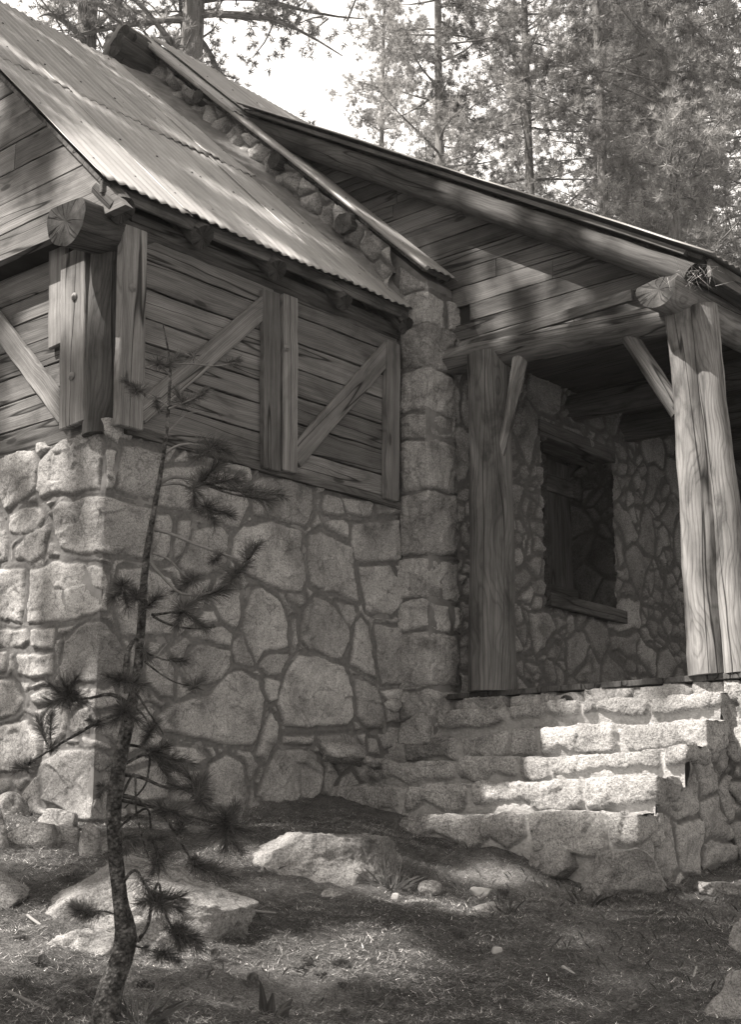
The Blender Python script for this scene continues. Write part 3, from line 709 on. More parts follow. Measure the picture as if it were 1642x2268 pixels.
zs = lambda x: 3.75+.94*(.3-x)
zp = lambda x: 3.345+.603*(2.3-x)
# deck below each roof = the part that carries the sheets
def deck(name, x0, x1, y0, y1, zf, drop, th, mat='dark', taper=0):
    mb = MB(); slope = (zf(x1)-zf(x0))/(x1-x0); n = nz(np.array([-slope, 0, 1.])); nb = max(1, int(abs(x1-x0)/.16))
    for i in range(nb):
        xa = x0+(x1-x0)*(i+.5)/nb; L = abs(x1-x0)/nb*sqrt(1+slope**2)
        board(mb, np.array([xa, y0, zf(xa)])-n*(drop+th), np.array([xa, y1, zf(xa)])-n*(drop+th), L-.004, th, n, tone=1, jit=.002, seg=4)
    return mb.build(name, M[mat], cabin)
yl = lambda x: np.interp(x, [-2.7, -2.5, -1.1, 0, .2], [1.98, 2.03, 2.24, 2.46, 2.55])
rw = deck('wing_roof', -2.68, .11, -.2, 2.5, zw, .012, .022, 'log')
ys = [-.235, .42, 1.1, 1.78, 2.52]
for i in range(4):
    roof_sheet(ys[i]-(.05 if i else 0), ys[i+1], -1.28, .155, zw, .012+.004*(i % 2), rw, 40+i, tone=[1.02, .96, 1.04, .93][i], ylim=yl, step=.04)
    roof_sheet(ys[i]-(.05 if i else 0), ys[i+1], -2.70, -1.2, zw, .018+.004*(i % 2), rw, 50+i, tone=[.95, 1., .93, .98][i], ylim=yl, step=.04)
zwb = lambda x: zw(-2.68)+.9*(x+2.68)
roof_sheet(-.235, 2.5, -2.70, -4.6, zwb, .012, rw, 60, nail=False)
deck('wing_roof_back', -4.6, -2.7, -.2, 2.5, zwb, .012, .022)
mb = MB(); board(mb, (.085, -.2, zw(.1)-.062), (.085, 2.48, zw(.1)-.062), .075, .025, (1, 0, 0), seg=10); mb.build('fascia', M['log'], cabin, bevel=.004)
# mortar flashing where the wing roof meets the parapet
xs = np.linspace(-2.7, .14, 220); ts = np.linspace(0, 1, 22); A, T = np.meshgrid(xs, ts, indexing='ij')
wd = 2.53-yl(A)+.02+.03*fbm(np.stack([A, A*0, A*0], -1), 3, 3, 71)
q = np.stack([A, T*.2, A*0], -1)
pos = np.stack([A, 2.53-(wd+.06)*(1-T), zw(A)+.022+.07*T**2+.016*fbm(q*np.array([1, 2.5, 1]), 7, 4, 5)], -1)
mb = MB(); mb.add(pos.reshape(-1, 3), grid_faces(*A.shape)); mb.build('flashing', M['mortar'], cabin, smooth=True)

# main steep roof: a strip over the parapet, wider above the break
rs = deck('main_roof', -3.1, .25, 2.49, 2.78, zs, .012, .03, 'log')
roof_sheet(2.42, 2.78, -1.75, .32, zs, .012, rs, 71, tone=1.05); roof_sheet(2.40, 2.78, -3.15, -1.68, zs, .022, rs, 72, tone=1.0)
mb = MB(); logm(mb, [(.32, 2.425, zs(.32)+.005), (-.9, 2.425, zs(-.9)+.012), (-1.75, 2.425, zs(-1.75)+.008), (-3.12, 2.415, zs(-3.12)+.02)], [.017, .019, .018, .02], 10, .03, .2, seed=77); o = mb.build('rolled_edge', M['metal'], cabin, smooth=True); o.parent = rs; o.location = (0, 0, 0)
zs2 = lambda x: zs(x)+.0
roof_sheet(2.70, 3.5, -3.15, -1.45, zs2, .05, rs, 73, tone=.92); roof_sheet(3.45, 7.2, -3.15, -1.4, zs2, .03, rs, 74, nail=False)
zsb = lambda x: zs(-3.13)+.9*(x+3.13)
roof_sheet(2.36, 7.2, -3.13, -5.6, zsb, .02, rs, 75, nail=False)
for (px, py, r, y0) in ((272, 72, .085, 2.2), (258, 100, .10, 2.1), (292, 88, .065, 2.26), (262, 130, .08, 2.16)):
    e = P(px, py, 1, y0); mb = MB(); logm(mb, [(e[0], y0, e[2]), (e[0]-.01, 2.46, e[2]-.03)], [r, r], 16, .05, .14, seed=px, endmi=1); mb.build('ridge_log', [M['darklog'], M['end']], cabin, smooth=True)
for (px, py, r) in ((436, 212, .07), (604, 354, .07), (758, 492, .095)):
    e = P(px, py, 1, 2.4); mb = MB(); logm(mb, [(e[0], 2.41, e[2]), (e[0], 2.8, e[2]+.02)], [r*.9, r], 16, .04, .16, seed=px, endmi=1); mb.build('purlin_end', [M['darklog'], M['darklog']], cabin, smooth=True)
# shallow porch roof
rp = deck('porch_roof', -1.75, 2.3, 2.62, 7.2, zp, .012, .025, 'ceil')
ys = [2.58, 3.2, 3.9, 5.1, 7.25]
for i in range(4): roof_sheet(ys[i]-.03, ys[i+1], -1.85, 2.38, zp, .012+.004*(i % 2), rp, 80+i, nail=i < 2, tone=.9, step=.25)
n = nz((.603, 0, 1))
mb = MB(); logm(mb, [np.array([2.27, 2.66, zp(2.27)])-n*.145, np.array([.3, 2.66, zp(.3)])-n*.15, np.array([-1.9, 2.66, zp(-1.9)])-n*.14], [.085, .09, .085], 18, .06, .05, seed=21, endmi=1); mb.build('rake_log', [M['darklog'], M['end']], cabin, smooth=True)
mb = MB(); board(mb, np.array([2.2, 2.64, zp(2.2)])-n*.028, np.array([-1.7, 2.64, zp(-1.7)])-n*.028, .03, .05, (0, -1, 0), seg=8); mb.build('rake_board', M['trim'], cabin, bevel=.003)
mb = MB(); board(mb, (2.31, 2.62, zp(2.31)-.09), (2.31, 7.2, zp(2.31)-.09), .12, .03, (1, 0, 0), seg=6); mb.build('eave_board', M['trim'], cabin, bevel=.003)

# ---- gable wall over the porch
mb = MB(); z = 3.18; ro = random.Random(12)
zt = lambda x: zp(x)-.10
while z < 6.0:
    wd = ro.uniform(.115, .15); top = z+wd
    xl = max(-1.75, .3-(top-3.75)/.94-.1) if z > 3.4 else .22
    xr = min(2.05, 2.3-(z+.1-3.345)/.603+.05)
    if xr-xl > .05:
        cuts = [xl, xr] if ro.random() < .6 else [xl, xl+(xr-xl)*ro.uniform(.3, .7), xr]
        for i in range(len(cuts)-1): board(mb, (cuts[i], 2.82, z+wd/2), (cuts[i+1]-.003, 2.82, z+wd/2), wd-.006, .026, (0, -1, 0), jit=.003, seg=8)
    z = top
mb.build('gable_planks', M['gable'], cabin, bevel=.004)
mb = MB(); pts = [(.2, 3.15), (2.05, 3.15), (2.05, 3.42), (-1.75, 5.72), (-1.75, 5.6)]
mb.add([(x, 2.83, z) for x, z in pts]+[(x, 2.86, z) for x, z in pts], [[0, 1, 2, 3, 4], [9, 8, 7, 6, 5]]+[[i, i+5, (i+1) % 5+5, (i+1) % 5] for i in range(5)]); mb.build('gable_backing', M['dark'], cabin)

# ---- porch timbers
a = P(1000, 792, 1, 2.76); b = P(1480, 700, 1, 2.76)
mb = MB(); logm(mb, [a-(.06, 0, .03), (a+b)/2-(0, 0, .02), b+(.05, 0, -.03)], [.105, .1, .095], 22, .05, .07, seed=31, endmi=1); mb.build('porch_beam', [M['log'], M['end']], cabin, smooth=True)
# wedge-shaped slab on top of the beam
mb = MB(); board(mb, P(1020, 775, 1, 2.72), P(1405, 655, 1, 2.72), .075, .03, (0, -1, 0), seg=8); mb.build('beam_cap', M['log'], cabin, bevel=.004)
a = P(1082, 815, 1, 2.74); b = P(1092, 1530, 1, 2.74); fl = .835
mb = MB(); logm(mb, [(b[0], 2.74, fl), (a[0]+.01, 2.74, 1.9), (a[0], 2.74, 3.12)], [.158, .15, .14], 28, .04, .06, seed=33); mb.build('log_post', M['log'], cabin, smooth=True)
a = P(1522, 700, 1, 2.72); b = P(1590, 1490, 1, 2.72)
mbp = MB(); pr = [(b[0]-.045, 2.72, fl), (b[0]-.06, 2.71, 1.35), (b[0]-.055, 2.72, 1.75), (a[0]-.01, 2.72, 2.5), (a[0]-.04, 2.72, 3.07)]
logm(mbp, pr, [.118, .108, .112, .098, .098], 26, .04, .10, seed=35)
pr2 = [(b[0]+.125, 2.76, fl), (b[0]+.105, 2.76, 1.4), (b[0]+.09, 2.76, 1.8), (a[0]+.115, 2.76, 2.5), (a[0]+.09, 2.76, 3.07)]
logm(mbp, pr2, [.105, .098, .09, .082, .085], 24, .04, .08, seed=37, gro=np.array([4., 9., 1.]))
mbp.build('porch_post', M['post'], cabin, smooth=True)
mb = MB(); logm(mb, [(2.06, 2.43, 3.14), (2.06, 3.4, 3.17), (2.06, 5, 3.18), (2.06, 7.2, 3.2)], [.132, .128, .125, .12], 28, .04, .04, seed=39, endmi=1,
   flat=lambda V: np.stack([V[..., 0], np.where(V[..., 1] < 2.62, np.maximum(V[..., 1], 2.43+np.clip((V[..., 2]-3.16), 0, 1)*1.6), V[..., 1]), V[..., 2]], -1))
mb.build('eave_log', [M['post'], M['end']], cabin, smooth=True)
a = P(1150, 800, 1, 2.74); b = P(1112, 1000, 1, 2.70)
mb = MB(); logm(mb, [a+(.02, 0, .05), (a+b)/2+(0.01, 0, 0), b-(.02, 0, .05)], [.05, .045, .03], 14, .03, .1, seed=41); mb.build('knee_brace', M['post'], cabin, smooth=True)
a = P(1390, 738, 1, 2.76); b = P(1500, 905, 1, 2.76)
mb = MB(); logm(mb, [a+(-.03, 0, .05), b+(.02, 0, -.04)], [.052, .055], 14, .03, .06, seed=43); mb.build('knee_brace', M['log'], cabin, smooth=True)
for yj, r in ((4.25, .11), (5.05, .11), (5.9, .1)):
    mb = MB(); logm(mb, [(.25, yj, 3.15), (2.1, yj, 3.12)], [r, r], 16, .08, .05, seed=int(yj*10)); mb.build('ceiling_joist', M['darklog'], cabin, smooth=True)
mb = MB()
for i in range(24):
    y = 2.9+i*.18; board(mb, (.2, y+.09, 3.30), (2.1, y+.09, 3.30), .174, .02, (0, 0, -1), seg=4)
mb.build('porch_ceiling', M['ceil'], cabin)
mb = MB(); ro = random.Random(5)
x = .16
while x < 2.42:
    board(mb, (x+.07, 2.665+ro.uniform(-.012, .012), .80), (x+.07, 7.1, .80), .138, .035, (0, 0, 1), seg=4); x += .142
mb.build('porch_floor', M['darklog'], cabin, bevel=.003)
mb = MB(); logm(mb, [(2.2, 3.0, 1.62), (2.2, 5, 1.6), (2.2, 7.1, 1.62)], [.05, .055, .05], 12, .08, .06, seed=47); mb.build('porch_rail', M['log'], cabin, smooth=True)
for y_ in (4.9, 7.0):
    mb = MB(); logm(mb, [(2.1, y_, .83), (2.08, y_, 3.1)], [.12, .11], 16, .08, .06, seed=int(y_*7)); mb.build('porch_post', M['log'], cabin, smooth=True)

# ---- porch wall with its window
wy0, wy1, wz0, wz1 = 3.79, 4.76, 1.62, 2.84
ys_ = np.arange(2.75, 7.1, .012); zz = np.arange(.78, 3.32, .012)
A, B = np.meshgrid(ys_, zz, indexing='ij'); a2, b2 = warp(A, B, .045, 3.5, 43)
f1 = vor2(a2, b2, .33, .30, 47, .021, .46, .42)
h, mk, tn = stone_relief(A, B, f1, .018, 45, sig=.007)
h = h+np.where(mk > .5, facet(a2, b2, .14, .12, 44), 0)
wa, wb = warp(A, B, .02, 6, 49); hole = (A > wy0) & (A < wy1-.004) & (B > wz0) & (B < wz1)
pos = np.stack([np.full_like(A, .3), A, B], -1); nr = np.zeros_like(pos); nr[..., 0] = 1
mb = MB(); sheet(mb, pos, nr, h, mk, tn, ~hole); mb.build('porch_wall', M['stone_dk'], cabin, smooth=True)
# reveals
def reveal(u, v, pos, nr, seed, flip):
    A, B = np.meshgrid(u, v, indexing='ij'); a2, b2 = warp(A, B, .02, 5, seed); f = vor2(a2, b2, .42, .2, seed+1, .014, .42, .3)
    h, mk, tn = stone_relief(A, B, f, .035, seed+2, sig=.012, rough=.012); ps = pos(A, B); n = np.zeros_like(ps); n[:] = nr
    mb = MB(); sheet(mb, ps, n, h, mk, tn, None, flip); return mb
rv = reveal(np.arange(-.16, .33, .012), np.arange(wz0-.05, wz1+.05, .012), lambda A, B: np.stack([A, np.full_like(A, wy1), B], -1), (0, -1, 0), 55, False)
m2 = reveal(np.arange(-.16, .33, .012), np.arange(wz0-.05, wz1+.05, .012), lambda A, B: np.stack([A, np.full_like(A, wy0), B], -1), (0, 1, 0), 57, True)
win = rv.build('window', M['reveal_shade'], cabin, smooth=True)
o = m2.build('window_jamb', M['reveal_shade'], cabin, smooth=True); o.parent = win; o.location = (0, 0, 0)
def part(mb, name, mat, parent, **k):
    o = mb.build(name, M[mat], cabin, **k); o.parent = parent; o.location = (0, 0, 0); return o
mb = MB(); board(mb, (.33, wy0-.03, wz0-.03), (.33, wy1+.06, wz0-.05), .10, .045, (1, 0, 0), seg=5); part(mb, 'sill', 'log', win, bevel=.006)
mb = MB(); board(mb, (.06, wy0-.05, wz1+.05), (.06, wy1+.05, wz1+.04), .12, .27, (1, 0, 0), seg=5); part(mb, 'lintel', 'darklog', win, bevel=.006)
mb = MB()
for i in range(5): board(mb, (-.09, wy0-.05+.2*(i+.5), wz0-.05), (-.09, wy0-.05+.2*(i+.5), wz1), .19, .03, (1, 0, 0), tone=.7+.15*(i % 3), seg=5)
board(mb, (-.06, wy0, wz0+.13), (-.06, wy1, wz0+.13), .14, .03, (1, 0, 0), seg=4); board(mb, (-.06, wy0, wz1-.2), (-.06, wy1, wz1-.2), .14, .03, (1, 0, 0), seg=4)
board(mb, (-.06, wy0+.42, wz0), (-.06, wy0+.42, wz1), .09, .04, (1, 0, 0), seg=4)
part(mb, 'window_shutter', 'darklog', win, bevel=.003)
# main house body behind, and the far end of the porch
mb = MB(); mb.add([(x, y, z) for x in (-5.4, -.15) for y in (3.06, 7.1) for z in (-.5, 3.3)], [[0, 1, 3, 2], [4, 6, 7, 5], [0, 4, 5, 1], [2, 3, 7, 6], [1, 5, 7, 3]]); mb.build('house_core', M['dark'], cabin)
A, B = np.meshgrid(np.arange(.2, 2.5, .02), np.arange(.78, 3.3, .02), indexing='ij'); f = vor_field(*warp(A, B, .03, 4, 63), .3, .24, 67)
h, mk, tn = stone_relief(A, B, f, .03, 65); pos = np.stack([A, np.full_like(A, 7.05), B], -1); nr = np.zeros_like(pos); nr[..., 1] = -1
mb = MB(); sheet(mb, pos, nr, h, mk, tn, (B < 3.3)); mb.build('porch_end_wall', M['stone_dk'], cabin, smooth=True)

# ---- foundation of the porch
A, B = np.meshgrid(np.concatenate([np.arange(-2.45, -.04, .012), np.arange(-.04, .04, .005), np.arange(.04, 4.6, .012)]), np.arange(-1.0, .80, .012), indexing='ij')
f = vor2(*warp(A, B, .04, 4, 83), .36, .28, 87, .016, .45, .35)
h, mk, tn = stone_relief(A, B, f, .028, 85, sig=.010, rough=.010); pos = np.zeros(A.shape+(3,)); nr = np.zeros_like(pos); ang = (np.clip(A/.04, -1, 1)+1)*pi/4
pos[..., 0] = 2.46+np.minimum(A, 0); pos[..., 1] = 2.70+np.maximum(A, 0); pos[..., 2] = B; nr[..., 0] = np.sin(ang); nr[..., 1] = -np.cos(ang)
mb = MB(); sheet(mb, pos, nr, h, mk, tn)
mb.build('porch_foundation', M['stone'], cabin, smooth=True)

# =================================================================== STONE STEPS
steps = thing('stone_steps', (1.2, 2.0, 0), 'five rough granite steps set in mortar that climb to the porch, partly in sunlight', 'steps')
SD = [  # front Y, [(px, py) points along the top edge], stone spans in px, thickness
 (2.60, [(970, 1588), (1290, 1560), (1600, 1541)], [(965, 1125), (1130, 1292), (1296, 1445), (1450, 1602)], .075),
 (2.42, [(860, 1655), (1100, 1633), (1300, 1617), (1598, 1600)], [(862, 893), (896, 1012), (1022, 1128), (1136, 1196), (1200, 1373), (1384, 1600)], .13),
 (2.17, [(720, 1712), (800, 1698), (1100, 1688), (1467, 1668), (1515, 1664)], [(745, 795), (803, 1010), (1016, 1146), (1152, 1214), (1216, 1465), (1472, 1516)], .10),
 (1.84, [(700, 1752), (1040, 1748), (1440, 1733)], [(712, 742), (745, 885), (897, 1036), (1046, 1290), (1296, 1446)], .14),
 (1.63, [(640, 1818), (890, 1816), (1180, 1813), (1402, 1812)], [(890, 1165), (1172, 1335), (1340, 1404)], .16)]
SD.append((2.70, [(1020, 1545), (1300, 1522), (1640, 1504)], [(1027, 1128), (1156, 1198), (1202, 1240), (1302, 1470), (1478, 1540), (1546, 1640)], .11))
def riser(mb, Yf, top, spans, th, si, zbot, xr_cut):
    """front and tread of one step as one folded sheet: s<0 down the front, s>0 back along the tread"""
    tx = [p[0] for p in top]; X0 = P(spans[0][0]-8, 1700, 1, Yf)[0]; X1 = xr_cut
    tX = np.array([P(x, y, 1, Yf)[0] for x, y in top]); tZ = np.array([P(x, y, 1, Yf)[2] for x, y in top]); o_ = np.argsort(tX)
    zt = lambda X_: np.interp(X_, tX[o_], tZ[o_])-(.03 if si == 5 else 0)+(.008 if si == 5 else .013)*fbm(np.stack([X_, X_*0+si, X_*0], -1), 3.4, 4, si+2)
    dep = .32; low = zbot-tZ.mean(); side = .24 if si != 5 else 0.; xs = np.concatenate([np.arange(X0, X1-.03, .009), np.arange(X1-.03, X1+.03 if side else X1, .005), np.arange(X1+.03, X1+side, .009) if side else []]); ss = np.concatenate([np.arange(low, -.03, .009), np.arange(-.03, .03, .005), np.arange(.03, dep, .014)])
    A, S = np.meshgrid(xs, ss, indexing='ij'); ro = random.Random(si*13+5); ps = []
    for (pa, pb) in spans:
        a = P(pa, 1700, 1, Yf)[0]; b = P(pb, 1700, 1, Yf)[0]; b = X1+.34 if (pa, pb) == spans[-1] else b; n = max(2, int((b-a)/.12)); t0 = th*ro.uniform(.85, 1.15); e = min(.02, (b-a)*.12)
        bot = [(a+(b-a)*k/n, -t0*ro.uniform(.5, 1.25)) for k in range(1, n)]
        a -= .003; b += .003; ps.append([(a+.006, -t0*ro.uniform(.5, .8)), (a+e, -t0*ro.uniform(.8, 1.05))]+bot+[(b-e, -t0*ro.uniform(.8, 1.05)), (b-.006, -t0*ro.uniform(.5, .8)), (b-.008, .05), (b-.02, ro.uniform(.2, .3)), ((a+b)/2, ro.uniform(.24, .34)), (a+.02, ro.uniform(.2, .3)), (a+.008, .05)])
    a2, s2 = warp(A, S, .010, 9, si*3+1); fd = poly_field(a2, s2, ps); q = np.stack([A, S, A*0+si*3.3], -1)
    d = fd[0]; ins = np.clip(d, 0, 1); rt = np.random.RandomState(si+3).rand(40, 3)
    rgh = np.abs(fbm(q, 9, 5, si, .6))
    h = np.where(d > 0, (.026+.010*rt[fd[1] % 40, 1])*(1-np.exp(-ins/.009))+.007*fbm(q, 3.5, 2, si+7)+facet(a2, s2, .13, .13, si+5)+facet(a2, s2, .05, .14, si+6)-.008*rgh*np.clip(ins/.01, 0, 1), .010*fbm(q, 5, 4, si+1)-.004)
    h = h+np.where(d > 0, 0, -.02*np.clip(-S-th*.8, 0, .08)/.08)
    h = h-.012*np.clip(fbm(q, 3.3, 3, si+60)-.5, 0, 1)
    ang = (np.clip((S+.012)/.034, -1, 1)+1)*pi/4; Z0 = zt(np.minimum(A, X1)); over = np.maximum(A-X1, 0)
    pos = np.stack([np.minimum(A, X1), Yf+np.maximum(S, 0)+over-.012*fbm(np.stack([A, A*0+si, A*0], -1), 2.5, 3, si+9), Z0+np.minimum(S, 0)], -1)
    nr = np.zeros_like(pos); phi = (np.clip((A-X1)/.025, -1, 1)+1)*pi/4 if side else np.zeros_like(A)
    nr[..., 0] = np.sin(phi)*np.cos(ang); nr[..., 1] = -np.cos(phi)*np.cos(ang); nr[..., 2] = np.sin(ang)
    tl = np.where((S > 0) & (over == 0), np.exp(-(X1-A)/.025), 0)*(1 if side else 0); nr[..., 0] = np.maximum(nr[..., 0], tl); nr /= np.linalg.norm(nr, axis=-1)[..., None]
    h = np.where(S > .2, h*np.clip((dep-S)/.12, 0, 1), h)
    sheet(mb, pos, nr, h, np.clip((d+.002)/.005, 0, 1), .82+.36*rt[fd[1] % 40, 0], (over == 0) | ((S <= .002) & (d > -.006)))
    return X0, X1, float(tZ.mean()), zt
for si, (Yf, top, spans, th) in enumerate(SD):
    own = si < 5; zn = (P(1300, np.interp(1300, [p[0] for p in top], [p[1] for p in top]), 1, Yf)[2])
    mb = MB(); X0, X1, zm, zt = riser(mb, Yf, top, spans, th, si, zn-(.30 if si < 4 else .9) if own else zn-.24, 2.25 if own else 2.45)
    st = mb.build('step' if own else 'foundation_course', M['step'], steps if own else cabin, smooth=True)
    if own:
        m2 = MB(); slab(m2, max(X0, -.02), 2.200+.004*si, Yf+.04, 2.71-.006*si, -.8-.01*si, zm-.035, 40, 16, .012, si)
        o = m2.build('mortar_bed', M['pale_mortar'], steps, smooth=True); o.parent = st; o.location = (0, 0, 0)
for px, py, r in ((1257, 1556, .045), (1282, 1572, .05)):
    e = P(px, py, 1, 2.65); mb = MB(); logm(mb, [(e[0], 2.635, e[2]), (e[0], 2.9, e[2])], [r, r], 16, .05, .06, seed=px, endmi=1); mb.build('joist_end', [M['darklog'], M['end']], cabin, smooth=True)
# cheek wall on the right side
A, B = np.meshgrid(np.arange(1.62, 2.75, .010), np.arange(-.9, .75, .010), indexing='ij')
f = vor2(*warp(A, B, .04, 4, 93), .38, .25, 97, .016, .45, .35); h, mk, tn = stone_relief(A, B, f, .028, 95, sig=.010, rough=.010); h = h+np.where(mk > .5, facet(A, B, .12, .16, 94), 0)
tz = np.interp(A, [1.58, 1.84, 1.841, 2.17, 2.171, 2.42, 2.421, 2.60, 2.601, 2.75], [.0, .0, .195, .195, .36, .36, .525, .525, .68, .68])
pos = np.stack([np.full_like(A, 2.235)+.015*fbm(np.stack([A, B, A*0], -1), 3, 2, 3), A, B], -1); nr = np.zeros_like(pos); nr[..., 0] = 1
mb = MB(); sheet(mb, pos, nr, h, mk, tn, B < tz); o = mb.build('cheek_wall', M['stone'], steps, smooth=True)
# rough footing stones under the lowest step
mb = MB()
for k, (x0, x1, y0, y1, Yf) in enumerate([(1270, 1410, 1876, 1950, 1.50), (1160, 1262, 1884, 1916, 1.58)]):
    a = P(x0, y1, 1, Yf); b = P(x1, y0, 1, Yf); c = (a+b)/2
    rock(mb, (c[0], Yf+.16, c[2]-.05), (abs(b[0]-a[0]), .36, abs(b[2]-a[2])+.1), 60+k, .85, .08, 5, fine=.02, facets=7)
o = mb.build('footing', M['granite'], steps, smooth=True)

# =================================================================== BOULDERS AND LOOSE STONES
def rock_at(name, x0, x1, y0, y1, label, cat, seed, boxy=.45, depth=.8, mat='boulder', group=None, sink=.25, sub=5, facets=5, rough=.12, fine=.02, rot=None, planes=()):
    p = G((x0+x1)/2, y1); d = np.linalg.norm(p-CAM); wdt = (x1-x0)/F_*d; hgt = (y1-y0)/F_*d
    dirn = nz((p-CAM)*np.array([1, 1, 0])); c = p+dirn*wdt*depth*.42
    full = hgt*(1+sink); c[2] = p[2]+hgt-full/2-.01
    mb = MB(); rock(mb, c, (wdt*1.04, wdt*depth, full), seed, boxy, rough, sub, rot=(YAW if rot is None else rot), tone=1., facets=facets, fine=min(fine, wdt*.06), planes=planes)
    o = mb.build(name, M[mat], None, smooth=True, loc=(c[0], c[1], p[2])); tag(o, label, cat, group); return o
rock_at('boulder', 532, 868, 1826, 1956, 'big flat-topped granite boulder half buried in front of the lowest step', 'boulder', 3, .5, .6, rough=.1, facets=3, planes=((.05, 0, 1, .66), (-.8, -.15, .7, .66), (0, -1, .2, .62), (.7, -.6, .15, .75)), sub=6)
rock_at('boulder', 100, 540, 1900, 2072, 'largest low granite boulder lying right behind the young pine trunk', 'boulder', 14, .35, .5, rough=.1, facets=2, planes=((.5, -.25, .85, .52), (-.75, -.2, .65, .66), (-.2, -.9, .3, .8)), sub=6)
rock_at('boulder', -90, 64, 1922, 2006, 'granite boulder cut by the left edge, beside the largest boulder', 'boulder', 8, .3, .7, planes=((.7, -.3, .7, .4),), facets=7)
rock_at('boulder', 1560, 1760, 2142, 2262, 'granite rock with a sloping face in the lower right corner', 'boulder', 21, .3, .6, planes=((-.6, -.3, .75, .42), (0, -.8, .5, .5)), facets=7)
rock_at('boulder', 1612, 1720, 2030, 2112, 'tall pale rock at the right edge above the corner rock', 'boulder', 23, .5, .6, planes=((-.8, -.3, .5, .5), (0, -.9, .3, .5)), facets=7)
rock_at('flat_stone', 1554, 1690, 1951, 1990, 'flat pale stone in the sunny grass at right, beyond the steps', 'stone', 25, .6, .6)
rock_at('flat_stone', 95, 262, 2066, 2108, 'thin flat slab of rock on the ground left of the pine foot', 'stone', 27, .4, .6, sink=.8)
rock_at('small_stone', 928, 980, 1948, 1986, 'knobbly fist-sized stone standing alone before the steps', 'stone', 29, .4, .8, sub=4)
rock_at('stone_flake', 1040, 1088, 1962, 1983, 'small white flake of stone on the dark litter', 'stone', 31, .5, .6, 'palestone', sub=4)
rock_at('flat_stone', 1054, 1128, 1996, 2016, 'small flat stone just below the white flake', 'stone', 33, .5, .6, sub=4, sink=.6)
rock_at('flat_stone', 712, 776, 1960, 1986, 'small flat stone sunk in litter below the flat-topped boulder', 'stone', 35, .5, .6, sub=4, sink=.6)
for i, (x0, x1, y0, y1, lb) in enumerate([(868, 884, 1974, 1990, 'tiny pale pebble left of the fist-sized stone'), (1092, 1112, 2093, 2110, 'small white pebble lying on the shaded litter below the steps'), (848, 864, 2118, 2130, 'pale pebble on the open litter right of the pine cones')]):
    rock_at('pebble', x0, x1, y0, y1, lb, 'pebble', 40+i, .4, .8, 'palestone', sub=3)
for i, (x0, x1, y0, y1, lb) in enumerate([
  (-8, 66, 1756, 1806, 'flat sunlit slab on top of the rubble pile at the left wall'), (76, 138, 1762, 1806, 'bright blunt stone on top of the rubble pile, next to the corner stone'),
  (8, 124, 1822, 1874, 'widest stone at the foot of the rubble pile'), (86, 168, 1796, 1850, 'angular stone in the middle of the rubble pile'),
  (122, 176, 1824, 1862, 'rounded stone at the right end of the rubble pile'), (-40, 22, 1790, 1888, 'upright stone of the rubble pile at the left edge'),
  (172, 218, 1828, 1890, 'pointed stone between rubble pile and young pine'), (206, 246, 1852, 1884, 'small stone tucked behind the young pine trunk')]):
    rock_at('rubble_stone', x0, x1, y0, y1, lb, 'stone', 50+i, .55, .8, 'granite', 'rubble stones at the wall foot', sub=4, sink=.9 if i < 2 else .5)
for i, (x, y, wd, hg, Y_, lb) in enumerate([(925, 1618, 70, 52, 2.2, 'wedge-shaped loose stone in the corner between wall and steps'), (870, 1562, 44, 22, 2.42, 'loose stone lodged at the foot of the pillar'), (826, 1690, 36, 26, 1.9, 'round cobble beside the left end of the steps'), (760, 1668, 90, 40, 1.86, 'long loose stone along the wall foot above the steps')]):
    c = P(x, y, 1, Y_); d = np.linalg.norm(c-CAM); mb = MB(); rock(mb, c, (wd/F_*d*1.15, .2, hg/F_*d*1.25), 70+i, .75, .12, 4, rot=.3*i+.2, facets=9)
    o = mb.build('loose_stone', M['granite'], None, smooth=True, loc=c-np.array([0, 0, hg/F_*d/2])); tag(o, lb, 'stone')

# =================================================================== YOUNG PINE
base = G(232, 2258); FWH = nz((-sin(YAW), cos(YAW), 0)); RTH = np.array([cos(YAW), sin(YAW), 0])
def T(px, py, off=0.):
    d = ray(px, py); t = ((base-CAM)@FWH+off)/(d@FWH); return CAM+d*t
pxm = F_/((base-CAM)@FWH)
pine = thing('young_pine', base, 'crooked young pine sapling with sparse needle tufts standing in front of the stone wall', 'tree')
TR = [(232, 2290, 74), (236, 2230, 62), (250, 2170, 54), (280, 2110, 52), (283, 2075, 54), (266, 2010, 38), (260, 1950, 35), (252, 1870, 33), (250, 1790, 33), (262, 1690, 34), (280, 1610, 30), (296, 1540, 26), (306, 1470, 21), (312, 1400, 20), (318, 1300, 19), (324, 1230, 17), (337, 1150, 14), (350, 1080, 12), (362, 1010, 10), (370, 940, 9), (375, 870, 8), (378, 800, 6), (366, 745, 4), (360, 715, 2)]
mb = MB(); logm(mb, [T(x, y, .02*sin(y*.01)) for x, y, r in TR], [r*.46/pxm for x, y, r in TR], 16, .025, .12, seed=2)
mb.build('trunk', M['bark'], pine, smooth=True)
def trx(y):
    ys = [t[1] for t in TR][::-1]; xs = [t[0] for t in TR][::-1]; return np.interp(y, ys, xs)
